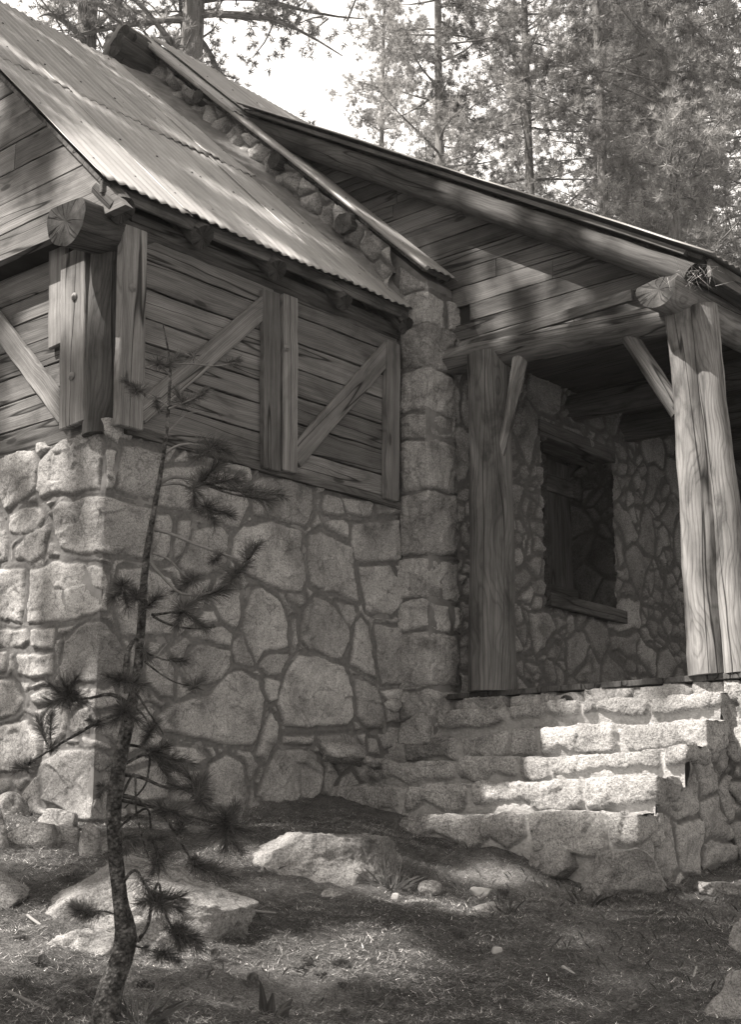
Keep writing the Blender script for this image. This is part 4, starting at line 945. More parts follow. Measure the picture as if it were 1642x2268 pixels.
def needles(mb, c, d, n, L, w, spread, rng, body=.05, tone=(.7, 1.35)):
    d = nz(d)
    s_ = rng.uniform(0, 1, n); p0 = c+d*((s_-.75)*body)[:, None]
    r = rng.normal(size=(n, 3)); r /= np.linalg.norm(r, axis=1)[:, None]
    dr = d*(.35+.5*s_)[:, None]+r*spread+np.array([0, 0, .12]); dr /= np.linalg.norm(dr, axis=1)[:, None]
    LL = L*rng.uniform(.65, 1.1, n); sd = np.cross(dr, rng.normal(size=(n, 3))); sd /= np.linalg.norm(sd, axis=1)[:, None]
    mid = p0+dr*(LL*.55)[:, None]+np.array([0, 0, -.001]); p1 = p0+dr*LL[:, None]+np.array([0, 0, -.004])
    V = np.stack([p0-sd*w/2, p0+sd*w/2, mid+sd*w*.45, p1, mid-sd*w*.45], 1).reshape(-1, 3)
    f = np.arange(n)[:, None]*5+np.array([[0, 1, 2, 3, 4]])
    mb.add(V, f, None, np.repeat(rng.uniform(*tone, n), 5))
def mkbranch(att, pts, rad, tufts, seed, off):
    rng = np.random.default_rng(seed); off0 = 0
    P3 = [T(att[0], att[1], 0)]; n = len(pts)
    for i, (x, y) in enumerate(pts): P3.append(T(x, y, off*(i+1)/n))
    mb = MB(); logm(mb, P3, [rad]+[rad*(1-.6*(i+1)/n) for i in range(n)], 7, .02, .1, seed=seed, caps=False)
    br = mb.build('branch', M['palebark' if att[1] < 1260 else 'bark'], pine, smooth=True)
    for (x, y, r) in tufts:
        o2 = off+rng.uniform(-.06, .06); c = T(x, y, o2); j = int(np.argmin([np.linalg.norm(q-c) for q in P3])); d = c-P3[j] if np.linalg.norm(c-P3[j]) > .02 else P3[-1]-P3[-2]
        if np.linalg.norm(c-P3[j]) > .04:
            m = (c+P3[j])/2+np.array([0, 0, -.012]); mb2 = MB(); logm(mb2, [P3[j], m, c], [rad*.55, rad*.45, rad*.3], 6, .02, .1, seed=seed+int(x), caps=False)
            o = mb2.build('twig', M['bark'], pine, smooth=True); o.parent = br; o.location = (0, 0, 0)
        R = r/pxm
        nb = MB(); needles(nb, c, d, int(80+r*5.5), R*1.08, .0013, .62, rng, body=R*1.7, tone=(.45, 1.7))
        o = nb.build('needle_tuft', M['needle'], pine); o.parent = br; o.location = (0, 0, 0)
BR = [
 ((378, 806), [(430, 806), (480, 812), (521, 803)], .004, [(521, 800, 20), (427, 785, 24)], .1),
 ((376, 830), [(360, 815), (348, 805)], .004, [(350, 806, 34), (385, 797, 34)], -.05),
 ((373, 900), [(345, 882), (310, 866)], .004, [(302, 866, 34), (285, 850, 24), (347, 897, 22)], .05),
 ((374, 905), [(405, 893), (434, 880)], .004, [(434, 882, 28), (396, 876, 30), (452, 868, 20)], -.08),
 ((368, 960), [(420, 908), (480, 918)], .003, [(488, 918, 6)], .06),
 ((362, 1010), [(385, 985), (425, 982), (470, 990)], .006, [(476, 985, 40), (444, 1010, 38), (500, 1000, 34)], -.08),
 ((352, 1072), [(375, 1050), (410, 1058), (440, 1068)], .009, [(444, 1062, 46), (470, 1040, 44), (509, 1064, 42), (579, 1106, 40), (612, 1095, 34), (545, 1085, 36)], .04),
 ((353, 1075), [(400, 1066), (430, 1090), (455, 1125)], .006, [(455, 1125, 40), (498, 1137, 32), (470, 1150, 30), (430, 1110, 30)], .1),
 ((342, 1172), [(370, 1178), (430, 1205), (490, 1225), (540, 1244)], .0075, [(552, 1218, 32), (570, 1210, 24), (475, 1241, 26)], .02),
 ((338, 1225), [(375, 1235), (400, 1270), (424, 1285)], .005, [(424, 1284, 40), (405, 1300, 34)], .06),
 ((325, 1240), [(400, 1320), (470, 1315), (520, 1270)], .006, [(513, 1284, 44), (482, 1311, 42), (540, 1255, 30)], .1),
 ((317, 1335), [(300, 1318), (272, 1300)], .005, [(270, 1298, 40), (301, 1322, 40), (255, 1320, 30), (280, 1335, 28)], -.1),
 ((318, 1350), [(330, 1340), (342, 1330)], .004, [(342, 1328, 32)], -.12),
 ((336, 1362), [(375, 1358), (405, 1350)], .006, [(405, 1349, 46), (425, 1335, 38), (444, 1384, 30), (395, 1378, 34)], -.05),
 ((338, 1365), [(370, 1385), (420, 1394), (470, 1390)], .005, [(472, 1386, 12)], .02),
 ((322, 1445), [(360, 1462), (401, 1466)], .004, [(401, 1464, 26), (325, 1452, 28)], .06),
 ((320, 1465), [(350, 1490), (390, 1515), (430, 1520)], .004, [(424, 1516, 28), (440, 1510, 24)], -.04),
 ((283, 1535), [(278, 1480), (282, 1430), (302, 1412)], .014, [], .0),
 ((288, 1520), [(285, 1505), (270, 1500)], .007, [(270, 1508, 42), (301, 1515, 40), (250, 1500, 30)], -.14),
 ((285, 1560), [(245, 1530), (200, 1550), (150, 1545)], .008, [(147, 1530, 46), (127, 1552, 40), (170, 1550, 38), (165, 1510, 34), (120, 1525, 30)], -.05),
 ((284, 1575), [(230, 1590), (180, 1620), (110, 1660), (50, 1702)], .008, [(89, 1608, 36), (112, 1596, 28), (116, 1654, 30), (42, 1700, 34), (65, 1690, 26)], .06),
 ((280, 1600), [(276, 1585), (274, 1575)], .005, [(274, 1573, 42), (260, 1590, 30), (295, 1590, 34)], -.16),
 ((284, 1590), [(240, 1600), (222, 1604)], .004, [(220, 1604, 26), (205, 1598, 20)], .1),
 ((292, 1560), [(320, 1580), (335, 1615)], .005, [(332, 1619, 32), (345, 1600, 24), (322, 1640, 22)], .0),
 ((300, 1530), [(330, 1580), (360, 1620), (372, 1650)], .004, [], -.1),
 ((268, 1650), [(310, 1650), (340, 1668)], .006, [(359, 1678, 38), (355, 1660, 32), (409, 1688, 30), (370, 1719, 34), (385, 1700, 30)], .05),
 ((262, 1715), [(310, 1718), (360, 1745), (440, 1750)], .008, [(444, 1738, 46), (444, 1768, 44), (420, 1720, 36), (455, 1785, 34), (400, 1745, 36)], .0),
 ((252, 1750), [(240, 1748), (230, 1746)], .004, [(228, 1744, 24), (222, 1760, 18)], -.1),
 ((258, 1760), [(310, 1770), (360, 1800), (390, 1850), (430, 1915)], .008, [(386, 1800, 46), (405, 1822, 36), (355, 1790, 30), (474, 1931, 42), (450, 1918, 32), (430, 1905, 24), (495, 1938, 26)], -.06),
 ((258, 1770), [(350, 1790), (440, 1812), (500, 1830)], .007, [(498, 1815, 46), (501, 1861, 46), (480, 1840, 42), (530, 1838, 34), (515, 1800, 34), (525, 1875, 30)], .1),
 ((262, 1840), [(285, 1855), (300, 1890)], .004, [(293, 1861, 28), (280, 1875, 22)], -.05),
 ((266, 1830), [(330, 1780), (335, 1860), (350, 1900)], .005, [(347, 1858, 24), (351, 1911, 36), (360, 1890, 30), (340, 1925, 26)], .08),
 ((268, 1960), [(300, 1915), (320, 1960), (340, 1990)], .006, [(340, 1989, 48), (382, 1989, 42), (386, 2010, 40), (355, 2005, 40), (320, 1998, 32)], -.04),
 ((266, 2030), [(230, 2015), (200, 2020)], .003, [(178, 2018, 38), (195, 2028, 30), (165, 2005, 26)], -.1),
 ((304, 2085), [(330, 2050), (336, 1990), (352, 1940), (360, 2020), (388, 2065)], .007, [(413, 2074, 46), (400, 2060, 40), (425, 2090, 36), (395, 2085, 30)], -.02),
 ((300, 2095), [(320, 2102), (350, 2110)], .004, [(370, 2112, 32), (385, 2125, 24), (322, 2100, 20), (355, 2118, 26)], .05),
 ((262, 1700), [(335, 1660), (325, 1740), (275, 1790)], .006, [], .05), ((270, 1760), [(300, 1700), (300, 1800), (322, 1880), (330, 1900)], .005, [], .0),
]
for i, b in enumerate(BR): mkbranch(*b[:4], seed=i+1, off=b[4])

# =================================================================== BACKGROUND PINES
def tuftmesh(mb, cen, dirs, K, L, w, rng, tone, spread=.8):
    n = len(cen)
    c = np.repeat(cen, K, 0); d = np.repeat(dirs, K, 0); r = rng.normal(size=(n*K, 3)); r /= np.linalg.norm(r, axis=1)[:, None]
    dr = d*.55+r*spread+np.array([0, 0, .15]); dr /= np.linalg.norm(dr, axis=1)[:, None]
    p0 = c+r*L*.12; LL = (L*rng.uniform(.6, 1.15, n*K))[:, None]
    sd = np.cross(dr, rng.normal(size=(n*K, 3))); sd /= np.linalg.norm(sd, axis=1)[:, None]
    V = np.stack([p0-sd*w/2, p0+sd*w/2, p0+dr*LL], 1).reshape(-1, 3)
    mb.add(V, np.arange(n*K*3).reshape(-1, 3), None, np.repeat(np.repeat(tone, K)*rng.uniform(.8, 1.2, n*K), 3))
def pine_mesh(H, z0, Rm, nbr, seed, tr=.2, ntw=7, K=24, L=.10, w=.011, droop=-.1, topfac=.25, dense=1.):
    rng = np.random.default_rng(seed); tm = MB(); cm = MB()
    bend = rng.normal(size=2)*.25
    ctr = lambda z: np.array([bend[0]*sin(z/H*3), bend[1]*sin(z/H*2.3+.5), z])
    zs_ = np.linspace(-.6, H, 14); logm(tm, [ctr(z) for z in zs_], [tr*.85*(1.02-.95*max(0, z)/H) for z in zs_], 10, .5, .08, seed=seed)
    cen = []; dr = []; tn = []
    for b in range(nbr):
        u = rng.uniform(0, 1); z = z0+(H-z0)*u; ln = Rm*((1-u)**.75*(1-topfac)+topfac)*rng.uniform(.55, 1.1)
        az = rng.uniform(0, 2*pi); el = rng.uniform(-.15, .35)+.5*u; p = ctr(z); d0 = np.array([cos(az)*cos(el), sin(az)*cos(el), sin(el)])
        pts = [p]; d = d0.copy(); m = 6
        for k in range(m):
            d = nz(d+rng.normal(size=3)*.2+np.array([0, 0, droop*(1 if k < 3 else -1.2)])); pts.append(pts[-1]+d*ln/m)
        r0 = max(.012, tr*.22*(1-u*.7)); logm(tm, pts, [r0*(1-.85*k/m) for k in range(m+1)], 5, .35, .05, seed=b, caps=False)
        clt = rng.uniform(.6, 1.35)
        for t in range(int(ntw*ln/Rm*2.2)+2):
            f = rng.uniform(.08, 1.0)*m; k = min(m-1, int(f)); q = pts[k]*(1-f+k)+pts[k+1]*(f-k)
            td = nz(nz(pts[k+1]-pts[k])*.7+rng.normal(size=3)*.75+np.array([0, 0, .1])); tl = ln*rng.uniform(.1, .32)
            e = q+td*tl
            if rng.random() < .5: logm(tm, [q, (q+e)/2+rng.normal(size=3)*.03, e], [r0*.3, r0*.22, r0*.12], 4, .3, 0, caps=False)
            for g in range(int(rng.integers(3, 7)*dense)):
                s_ = rng.uniform(.3, 1.05); cen.append(q+td*tl*s_+rng.normal(size=3)*.07); dr.append(td); tn.append(clt*rng.uniform(.75, 1.25))
    tuftmesh(cm, np.array(cen), np.array(dr), K, L, w, rng, np.array(tn))
    return tm, cm
def pine_tree(tm, cm, name='pine_tree'):
    root = thing(name, (0, 0, 0), 'pine', 'tree', 'pines behind the cabin')
    tm.build('trunk', M['bark_bg'], root, smooth=True); cm.build('crown', M['crown'], root); return root
protos = [pine_tree(*pine_mesh(19, 2.5, 2.0, 150, 5, .14, ntw=6)), pine_tree(*pine_mesh(20, 2.5, 2.2, 160, 6, .13, ntw=6)), pine_tree(*pine_mesh(17, 2.5, 1.9, 140, 7, .12, ntw=6))]
openp = pine_tree(*pine_mesh(17, 5.0, 2.7, 64, 9, .24, ntw=9, K=26, L=.09, w=.010))
def copy_tree(src):
    c = src.copy(); COL.objects.link(c)
    for ch in list(src.children):
        d = ch.copy(); COL.objects.link(d); d.parent = c
    return c
def at_bearing(px, dist):
    d = ray(px, HOR_); d = nz(d*np.array([1, 1, 0])); p = CAM+d*dist; return (p[0], p[1], float(terr(p[0], p[1]))-.1)
used = set()
def plant(k, px, dist, sc, rz, label):
    src = openp if k == 9 else protos[k]
    o = src if k not in used else copy_tree(src); used.add(k)
    o.location = at_bearing(px, dist); o.scale = (sc, sc, sc); o.rotation_euler = (0, 0, rz); o['label'] = label
plant(9, 130, 15.5, 1.0, 2.2, 'tall pine with a bare trunk rising behind the ridge at the far left')
plant(9, 338, 15.0, 1.05, 3.6, 'tall pine with a thick trunk right behind the ridge logs of the stone gable')
plant(0, 1030, 19.5, .95, .5, 'full bushy pine right of the bright sky gap, above the middle of the porch roof')
plant(1, 890, 24, .85, 2.1, 'slender pine at the edge of the sky gap, behind the bushy one')
plant(1, 1232, 21.5, 1.0, 4.0, 'pine with a straight trunk rising behind the porch gable')
plant(0, 1330, 18.5, .95, 2.6, 'near pine with forked bare limbs above the lower porch roof')
plant(2, 1570, 17.0, 1.08, 1.0, 'tall dense pine at the right edge behind the porch eave')
plant(2, 1450, 24, 1.1, 3.3, 'pine of the second row between the forked pine and the right edge')
plant(1, 1690, 20, 1.0, 5.3, 'pine half cut off by the right edge of the picture')
plant(1, 1580, 28, 1.15, 1.7, 'far pine glimpsed behind the tall right-hand pine')
plant(1, 1500, 19.5, 1.0, .9, 'bushy pine left of the tall dense pine at right')
plant(0, 1400, 22, 1.05, 1.9, 'slim pine between the forked pine and the right edge, lit from the front')
plant(2, 1185, 25, .82, 3.9, 'lower pine filling the gap behind the middle of the porch roof')
plant(2, 1640, 25, 1.2, 2.2, 'pine behind the pines at the right edge')
plant(2, 985, 33, .9, 2.9, 'far thin pine low behind the roof left of the bushy one')

# pines on the sunny side of the cabin whose crowns shade it (carved so that the sun comes through where it does in the photo)
E1 = nz(np.cross(SUN, (0, 0, 1))); E2 = np.cross(E1, SUN)
def uv(p): p = np.asarray(p); return np.stack([p@E1, p@E2], -1)
def onroof(x, y, zf=(3.62, .985)):
    d = ray(x, y); t = (zf[0]-zf[1]*CAM[0]-CAM[2])/(d[2]+zf[1]*d[0]); return CAM+d*t
LIT = []
def lit(p, r): LIT.append((uv(p), r))
THIN = []
def thin(p, r): THIN.append((uv(p), r))
for X_ in (1.08, 1.25, 1.42, 1.6, 1.78, 1.93):
    for (Y_, z_, r_) in ((1.86, .10, -.02), (2.12, .28, .09)): lit((X_, Y_, z_), r_)
for X_ in (1.3, 1.45, 1.6): lit((X_, 2.40, .44), .10)
for (x, y, r) in ((40, 1050, .2), (150, 1030, .2), (60, 1180, .16), (160, 1180, .2), (30, 1290, .2), (120, 1310, .22), (190, 1320, .2), (170, 1480, .16), (40, 1440, .12), (40, 1560, .2), (150, 1730, .22), (60, 1640, .18), (100, 1700, .15), (180, 1600, .12)): thin(P(x, y, 1, 0), .3)
for (x, y, r) in ((20, 560, .10), (70, 640, .09), (110, 600, .10), (130, 780, .08), (160, 700, .1), (60, 800, .10), (220, 700, .08), (215, 800, .08), (20, 330, .03), (20, 920, .12), (90, 860, .08), (150, 900, .05), (265, 850, .05)): lit(P(x, y, 1, -.03), r*.5-.06)
for (x, y, r) in ((120, 215, .05), (180, 270, .05), (230, 310, .06), (290, 360, .06), (340, 395, .06), (380, 420, .06), (250, 370, .10), (300, 410, .10), (350, 440, .09), (400, 460, .08), (210, 340, .07), (440, 330, .035), (480, 365, .035), (360, 290, .03), (530, 440, .035), (590, 490, .035), (20, 110, .05), (60, 150, .05), (270, 180, .03), (640, 560, .03), (700, 610, .03), (560, 520, .03), (460, 400, .03), (500, 520, .05), (450, 480, .06)): lit(onroof(x, y), r-(.14 if r < .065 else .05))
for (x, y, r) in ((1495, 800, .07), (1505, 950, .09), (1525, 1080, .08), (1545, 1200, .10), (1560, 1290, .08), (1590, 1400, .05), (1570, 1330, .08), (1480, 740, .05)): lit(P(x, y, 1, 2.6), r)
lit(P(1470, 600, 1, 2.5), .09); lit(P(1540, 590, 1, 2.55), .1); lit(P(1440, 545, 1, 2.6), .06)
for (x, y, r) in ((1100, 430, .05), (1040, 540, .05), (1190, 500, .05), (1060, 620, .05), (1230, 700, .05), (1130, 760, .05), (970, 420, .04), (1390, 650, .05), (1150, 590, .04)): lit(P(x, y, 1, 2.8), r-.14)
for (x, y, r) in ((-20, 2085, .2), (60, 2080, .22), (150, 2088, .12), (240, 2098, .08), (320, 2095, .12), (480, 2088, .1), (560, 2090, .14), (700, 2125, .10), (790, 2130, .08), (640, 2095, .14), (575, 1905, -.06), (880, 1985, -.02), (1200, 1930, .06), (1500, 1930, .16), (1600, 1900, .16), (1400, 1945, .08), (1060, 1945, .0), (60, 1900, .03), (1570, 1930, .12), (1620, 1905, .12), (1640, 1940, .12), (1600, 1890, .08), (480, 1890, .0), (1610, 1945, .1)): lit(G(x, y), r)
for (x, y, r) in ((30, 1780, .12), (110, 1785, .12)): lit(G(x, y+40), r)
LU = np.array([l[0] for l in LIT]); LR = np.array([l[1] for l in LIT]); TU = np.array([l[0] for l in THIN]); TR_ = np.array([l[1] for l in THIN])
cor = np.array([(x, y, z) for x in (-3.2, 5.2) for y in (-3.2, 2.8) for z in (-.6,)]+[(-3.2, 0, 6.4), (-3, 2.6, 7), (2.3, 2.6, 3.4), (2.3, 7, 3.4), (-1.7, 7, 5.8), (2, 6, .8)]); cu = uv(cor); lo = cu.min(0)-.3; hi = cu.max(0)+.3
trees = [(-6.5, -6.5), (-1.3, -9.8), (1.5, -11.5), (5.5, -12), (-6.0, -2.4)]
rng = np.random.default_rng(77); cands = []
N_ = 9500
for i in range(N_):
    u = rng.uniform(lo[0], hi[0]); v = rng.uniform(lo[1], hi[1]); dmin = (np.hypot(LU[:, 0]-u, LU[:, 1]-v)-LR).min()
    if dmin < .24: continue
    if (np.hypot(TU[:, 0]-u, TU[:, 1]-v)-TR_).min() < 0 and rng.random() < .72: continue
    t = rng.uniform(11, 16); p = E1*u+E2*v+SUN*t
    cands.append(p)
for X_ in np.arange(.6, 2.2, .16):                 # unseen clumps added to keep the front of the lowest step in shade
    for k in range(4):
        u, v = uv((X_, 1.62, -.27))+rng.normal(size=2)*.05; cands.append(E1*u+E2*v+SUN*rng.uniform(11, 15))
for px, py in ((230, 2040), (300, 2040), (370, 2040), (440, 2040), (500, 2050)):      # unseen clumps added to shade the largest boulder
    for k in range(7):
        u, v = uv(G(px, py)+np.array([-.05, .15, .12]))+rng.normal(size=2)*.07; cands.append(E1*u+E2*v+SUN*rng.uniform(11, 15))
cands = np.array(cands); tb = np.array(trees); own = np.argmin(np.hypot(cands[:, None, 0]-tb[None, :, 0], cands[:, None, 1]-tb[None, :, 1]), 1)
for k, (tx_, ty_) in enumerate(trees):
    c = cands[own == k]
    if not len(c): continue
    tz_ = float(terr(tx_, ty_)); H = max(c[:, 2].max()+.5, 12); ctr = c.mean(0)
    lean = lambda z: np.array([tx_+(ctr[0]-tx_)*.08*max(0, (z-tz_)/(H-tz_)), ty_+(ctr[1]-ty_)*.08*max(0, (z-tz_)/(H-tz_)), z])
    root = thing('pine_tree', (tx_, ty_, tz_), ['pine with a spreading crown standing left of the wing', 'pine with a high crown in front of the wing, to the left', 'pine standing left behind the camera', 'pine standing behind the camera', 'pine close to the left gable of the wing'][k], 'tree', 'pines on the sunny side of the cabin')
    tm = MB(); cm = MB(); zz2 = np.linspace(tz_-.5, H, 10); logm(tm, [lean(z) for z in zz2], [.22*(1.03-.9*(z-tz_)/(H-tz_)) for z in zz2], 10, .5, .08, seed=k)
    ord_ = rng.permutation(len(c))[:70]
    for j in ord_:
        z = max(tz_+4, c[j][2]-rng.uniform(.3, 1.5)); a = lean(min(z, H-.3)); logm(tm, [a, (a+c[j])/2+np.array([0, 0, .15]), c[j]], [.045, .03, .012], 5, .5, .05, caps=False)
    dd = c-np.array([lean(z) for z in c[:, 2]]); dd /= np.linalg.norm(dd, axis=1)[:, None]+1e-6
    tuftmesh(cm, c, dd, 26, .25, .055, rng, np.full(len(c), 1.), .9)
    tm.build('trunk', M['bark_bg'], root, smooth=True); cm.build('crown', M['crown'], root)

# =================================================================== FOREST LITTER, GRASS, CONES, TWIGS
rng = np.random.default_rng(5)
def infront(x, y, m=1.05):
    rx = (x-CAM[0])*cos(YAW)+(y-CAM[1])*sin(YAW); ry = -(x-CAM[0])*sin(YAW)+(y-CAM[1])*cos(YAW)
    return (ry > 2.5) & (np.abs(rx) < ry*.262*m+.1)
def free(x, y): return ~((x < .03) & (y > -.03)) & ~((y > 1.6) & (x < 2.2)) & ~((y > 2.68) & (x < 2.5))
def sample(n):
    x = rng.uniform(-2.6, 6, n); y = rng.uniform(-4, 3.5, n); k = infront(x, y) & free(x, y); return x[k], y[k]
x, y = sample(1700000); q = np.stack([x, y, x*0], -1)
k = rng.uniform(0, 1, len(x)) < np.clip(.5+.6*fbm(q, 2.2, 3, 91), .12, 1); x, y = x[k], y[k]; n = len(x)
z = gz(x, y)+rng.uniform(0, .012, n); a = rng.uniform(0, 2*pi, n); el = rng.normal(0, .22, n); L = rng.uniform(.015, .05, n)
d = np.stack([np.cos(a)*np.cos(el), np.sin(a)*np.cos(el), np.abs(np.sin(el))], -1); sd = np.stack([-np.sin(a), np.cos(a), 0*a], -1)*.0010
p = np.stack([x, y, z], -1); V = np.stack([p-sd, p+sd, p+d*L[:, None]+sd*.5], 1).reshape(-1, 3)
print('litter', n); mb = MB(); mb.add(V, np.arange(n*3).reshape(-1, 3), None, np.repeat(np.exp(rng.normal(-.25, .75, n)), 3)); o = mb.build('needle_litter', M['litter']); tag(o, 'dry pine needles strewn over the forest floor', 'pine needles', kind='stuff')
# dry grass
x, y = sample(90000); q = np.stack([x, y, x*0], -1); k = (fbm(q, 1.3, 3, 33) > .18) & (rng.uniform(0, 1, len(x)) < .14); x, y = x[k], y[k]; n = len(x)
L = rng.uniform(.02, .06, n); a = rng.uniform(0, 2*pi, n); ln = rng.uniform(.1, .7, n); d = np.stack([np.cos(a)*ln, np.sin(a)*ln, np.ones(n)], -1); d /= np.linalg.norm(d, axis=1)[:, None]
sd = np.stack([-np.sin(a), np.cos(a), 0*a], -1)*.0006; p = np.stack([x, y, gz(x, y)-.005], -1); m_ = p+d*(L*.6)[:, None]; e = p+d*L[:, None]+np.stack([np.cos(a), np.sin(a), -.3+0*a], -1)*(L*.25)[:, None]
V = np.stack([p-sd, p+sd, m_+sd*.7, e, m_-sd*.7], 1).reshape(-1, 3)
mb = MB(); mb.add(V, np.arange(n*5).reshape(-1, 5), None, np.repeat(rng.uniform(.4, 1.4, n), 5)); o = mb.build('dry_grass', M['grass']); tag(o, 'thin dry grass growing through the needle litter', 'grass', kind='stuff')

def tuft(px, py, n, Hm, label, spread=.7, tw=.0013, name='grass_tuft', mat='grass', tone=(.8, 1.6)):
    c = G(px, py); mb = MB(); rg = np.random.default_rng(int(px)); a = rg.uniform(0, 2*pi, n); ln = np.abs(rg.normal(0, spread, n)); L = rg.uniform(.4, 1, n)*Hm
    d = np.stack([np.cos(a)*ln, np.sin(a)*ln, np.ones(n)], -1); d /= np.linalg.norm(d, axis=1)[:, None]; o2 = np.stack([np.cos(a), np.sin(a), 0*a], -1)
    p = c+o2*rg.uniform(0, .05, n)[:, None]-np.array([0, 0, .01]); m_ = p+d*(L*.55)[:, None]; e = p+d*L[:, None]+(o2*.3-np.array([0, 0, .15]))*(L*.6*ln.clip(0, 1))[:, None]; sd = np.stack([-np.sin(a), np.cos(a), 0*a], -1)*tw/2
    V = np.stack([p-sd, p+sd, m_+sd*.8, e, m_-sd*.8], 1).reshape(-1, 3); mb.add(V, np.arange(n*5).reshape(-1, 5), None, np.repeat(rg.uniform(*tone, n), 5))
    o = mb.build(name, M[mat], None, loc=c); tag(o, label, 'grass')
tuft(870, 1965, 60, .16, 'pale dry grass tuft spilling at the foot of the dead shrub', 1.6)
tuft(1460, 1905, 22, .16, 'small dry grass tuft at the right foot of the steps', .8)
tuft(310, 2262, 60, .16, 'dry grass tuft at the foot of the young pine', 1.4)
tuft(600, 1925, 30, .11, 'pale dry grass tuft at the left end of the flat-topped boulder', 1.6)
tuft(520, 1835, 14, .22, 'thin dry stalks standing behind the left end of the boulder', .25)
tuft(1120, 2020, 30, .12, 'dark dry grass tuft beside the small flat stone', .5, tone=(.4, .8)); tuft(1300, 2010, 46, .14, 'sparse dark grass clump on the shaded litter below the steps', .5, tone=(.4, .8)); tuft(1640, 2000, 20, .13, 'grass clump by the flat pale stone at right', .5, tone=(.4, .8))
# dead shrub
def twigs(mb, p, d, L, r, depth, rg):
    pts = [p]; dd = d
    for k in range(4): dd = nz(dd+rg.normal(size=3)*.22+np.array([0, 0, .05])); pts.append(pts[-1]+dd*L/4)
    logm(mb, pts, [r*(1-.18*k) for k in range(5)], 4, .05, 0, caps=False, tone=rg.uniform(.5, 1.2))
    if depth:
        for k in range(rg.integers(2, 5)):
            j = rg.integers(1, 5); twigs(mb, pts[j], nz(dd+rg.normal(size=3)*.7), L*rg.uniform(.35, .7), r*.55, depth-1, rg)
c = G(862, 1952); rg = np.random.default_rng(3); mb = MB()
for i in range(22): twigs(mb, c+np.append(rg.normal(size=2)*.05, -.02), nz(np.append(rg.normal(size=2)*.55, 1.)), rg.uniform(.14, .36), .0026, 2, rg)
o = mb.build('dead_shrub', M['twig'], None, loc=c); tag(o, 'leafless dead shrub of thin dark twigs beside the flat-topped boulder', 'shrub')
c = G(700, 1800); mb = MB()
for i in range(8): twigs(mb, c+np.append(rg.normal(size=2)*.12, -.02), nz(np.append(rg.normal(size=2)*.4, 1.)), rg.uniform(.1, .25), .0018, 1, rg)
o = mb.build('dead_shrub', M['twig'], None, loc=c); tag(o, 'few thin bare stems at the wall foot left of the steps', 'shrub')
# pine cones
def cone_mesh(mb, c, s, ax, rg):
    R = np.array(Vector(ax).to_track_quat('Z', 'Y').to_matrix()); n = 58
    for i in range(n):
        t = i/n; a = i*2.39996; r = .5*s*sin(pi*(.12+.86*t)**.75)*.5; z = s*(t-.5)*1.35
        o = np.array([cos(a), sin(a), 0]); ta = np.array([-sin(a), cos(a), 0]); w_ = s*.12*(1.15-.5*t); tip = o*(r+s*.17*(1-t*.5))+np.array([0, 0, z+s*.10])
        b = o*r*.35+np.array([0, 0, z]); v = np.array([b-ta*w_*.4, b+ta*w_*.4, tip+ta*w_, tip+o*s*.03+np.array([0, 0, -s*.02]), tip-ta*w_, tip-np.array([0, 0, s*.06])])
        mb.add(c+v@R.T, [[0, 1, 2, 3, 4], [1, 0, 5], [0, 4, 5], [4, 3, 5], [3, 2, 5], [2, 1, 5]], None, rg.uniform(.6, 1.5))
cones = [(50, 2080), (166, 1929), (158, 1942), (610, 2045), (50, 2174), (172, 2172), (208, 2205), (127, 2226), (559, 2172), (475, 2114), (336, 2188), (77, 2131), (677, 2128), (707, 2157), (758, 2141), (760, 2184), (896, 2190), (864, 2222), (1020, 2045), (1012, 2064), (775, 2081), (765, 2245), (871, 2101), (1114, 1977), (1008, 2178), (1506, 2163), (1398, 2232), (1225, 2034), (1259, 2024), (1595, 2232), (1120, 2223), (305, 2180), (660, 2140), (95, 2128)]
rg = np.random.default_rng(9); first = None
for i, (px, py) in enumerate(cones):
    p = G(px, py+6)
    if first is None:
        mb = MB(); cone_mesh(mb, np.array([0, 0, .015]), .046, (1, .2, .25), rg); first = mb.build('pine_cone', M['cone'], None); o = first
    else: o = first.copy(); COL.objects.link(o)
    o.location = p; s_ = rg.uniform(.75, 1.2); o.scale = (s_,)*3; o.rotation_euler = (rg.uniform(-.3, .3), rg.uniform(-.3, .3), rg.uniform(0, 6.28))
    tag(o, 'small dark open pine cone lying on the needle litter', 'pine cone', 'fallen pine cones')
# sticks
def stick(pts, r, label, mat='stick', name='stick', tone=1.):
    P3 = [G(x, y)+np.array([0, 0, r*.8]) for x, y in pts]; mb = MB(); logm(mb, P3, [r]*(len(P3)-1)+[r*.6], 8, .02, .15, seed=int(pts[0][0]), tone=tone)
    o = mb.build(name, M[mat], None, smooth=True, loc=P3[0]); tag(o, label, 'stick')
stick([(1248, 2146), (1268, 2160), (1284, 2172)], .0085, 'bleached broken stick lying on the dark litter at lower right')
stick([(1545, 2140), (1538, 2165), (1530, 2185), (1545, 2200)], .005, 'thin pale curved twig right of the bleached stick')
stick([(610, 2025), (560, 2020), (530, 2010)], .006, 'thin grey stick on the litter right of the largest boulder', 'twig', tone=2)
stick([(60, 2030), (80, 2046), (97, 2056)], .006, 'short grey stick left of the largest boulder', 'twig', tone=2)
stick([(20, 2200), (70, 2225), (110, 2240)], .006, 'grey stick in the shaded litter at the lower left', 'twig', tone=1.6)
stick([(455, 2232), (500, 2225), (545, 2245)], .006, 'curved twig left of the burnt stub', 'twig', tone=1.8)
c = G(596, 2262); stub = MB(); rg = np.random.default_rng(4)
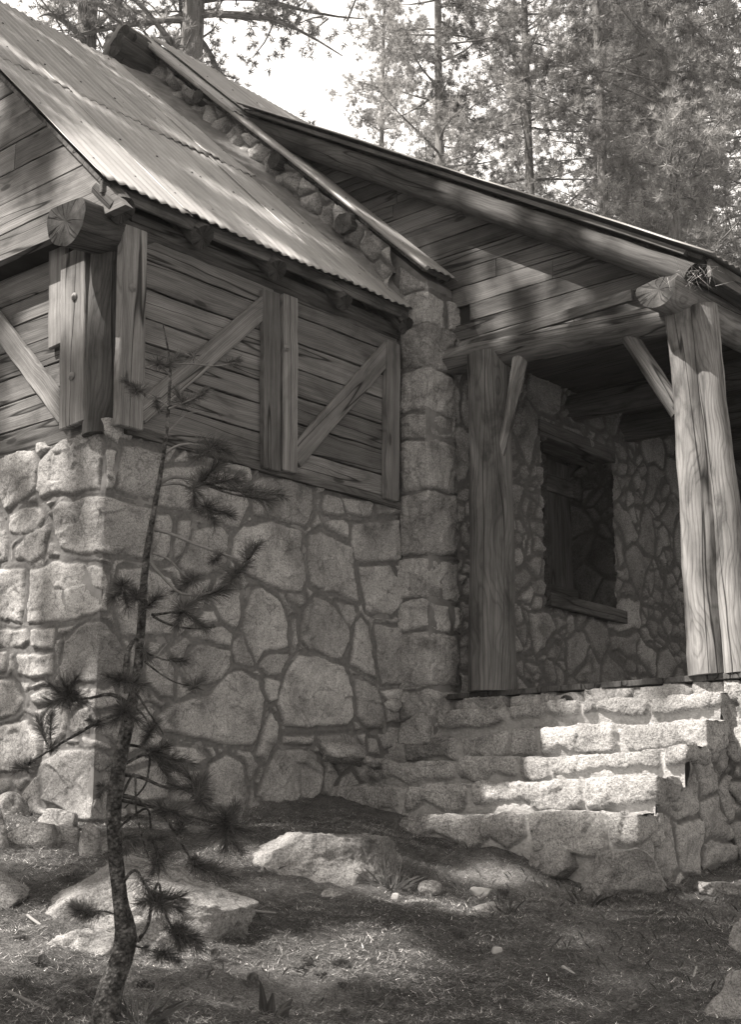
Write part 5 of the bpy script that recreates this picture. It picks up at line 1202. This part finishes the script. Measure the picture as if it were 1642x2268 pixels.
for i, (dx, Hh, r) in enumerate([(-.02, .125, .02), (.005, .09, .022), (.05, .07, .022), (.03, .05, .02)]):
    p = c+RTH*dx; logm(stub, [p-np.array([0, 0, .05]), p+np.array([0, 0, Hh*.5]), p+np.array([.01*i, 0, Hh])+RTH*.012*(i-1)], [r, r*.75, .003], 9, .012, .3, seed=i+80)
o = stub.build('burnt_stub', M['darklog'], None, smooth=True, loc=c); tag(o, 'charred splintered stub sticking out of the litter at the bottom edge', 'stub')
# straw caught on the log end under the porch eave
rg = np.random.default_rng(6); c = P(1540, 612, 1, 2.55); mb = MB(); n = 70
p = c+rg.normal(size=(n, 3))*np.array([.09, .04, .025]); d = rg.normal(size=(n, 3))+np.array([0, 0, -.6]); d /= np.linalg.norm(d, axis=1)[:, None]; sd = np.cross(d, rg.normal(size=(n, 3))); sd = sd/np.linalg.norm(sd, axis=1)[:, None]*.001
L = rg.uniform(.05, .16, n)[:, None]; V = np.stack([p-sd, p+sd, p+d*L], 1).reshape(-1, 3); mb.add(V, np.arange(n*3).reshape(-1, 3), None, 1.6)
o = mb.build('caught_needles', M['litter'], None); tag(o, 'dry pine needles caught on the log ends under the porch eave', 'pine needles', kind='stuff')

# =================================================================== HAZE
mb = MB(); mb.add([(x, y, z) for x in (-300, 300) for y in (-300, 300) for z in (-6.5, 30)], [[0, 1, 3, 2], [4, 6, 7, 5], [0, 4, 5, 1], [2, 3, 7, 6], [0, 2, 6, 4], [1, 5, 7, 3]])
hm = bpy.data.materials.new('thin_haze'); hm.use_nodes = True; hm.node_tree.nodes.clear()
pv = hm.node_tree.nodes.new('ShaderNodeVolumePrincipled'); ho = hm.node_tree.nodes.new('ShaderNodeOutputMaterial'); pv.inputs['Density'].default_value = .0018; pv.inputs['Color'].default_value = (.9, .9, .9, 1)
hm.node_tree.links.new(pv.outputs[0], ho.inputs['Volume']); o = mb.build('haze', hm); o['kind'] = 'stuff'; o['label'] = 'thin bright haze in the air between the cabin and the pines'; o['category'] = 'haze'
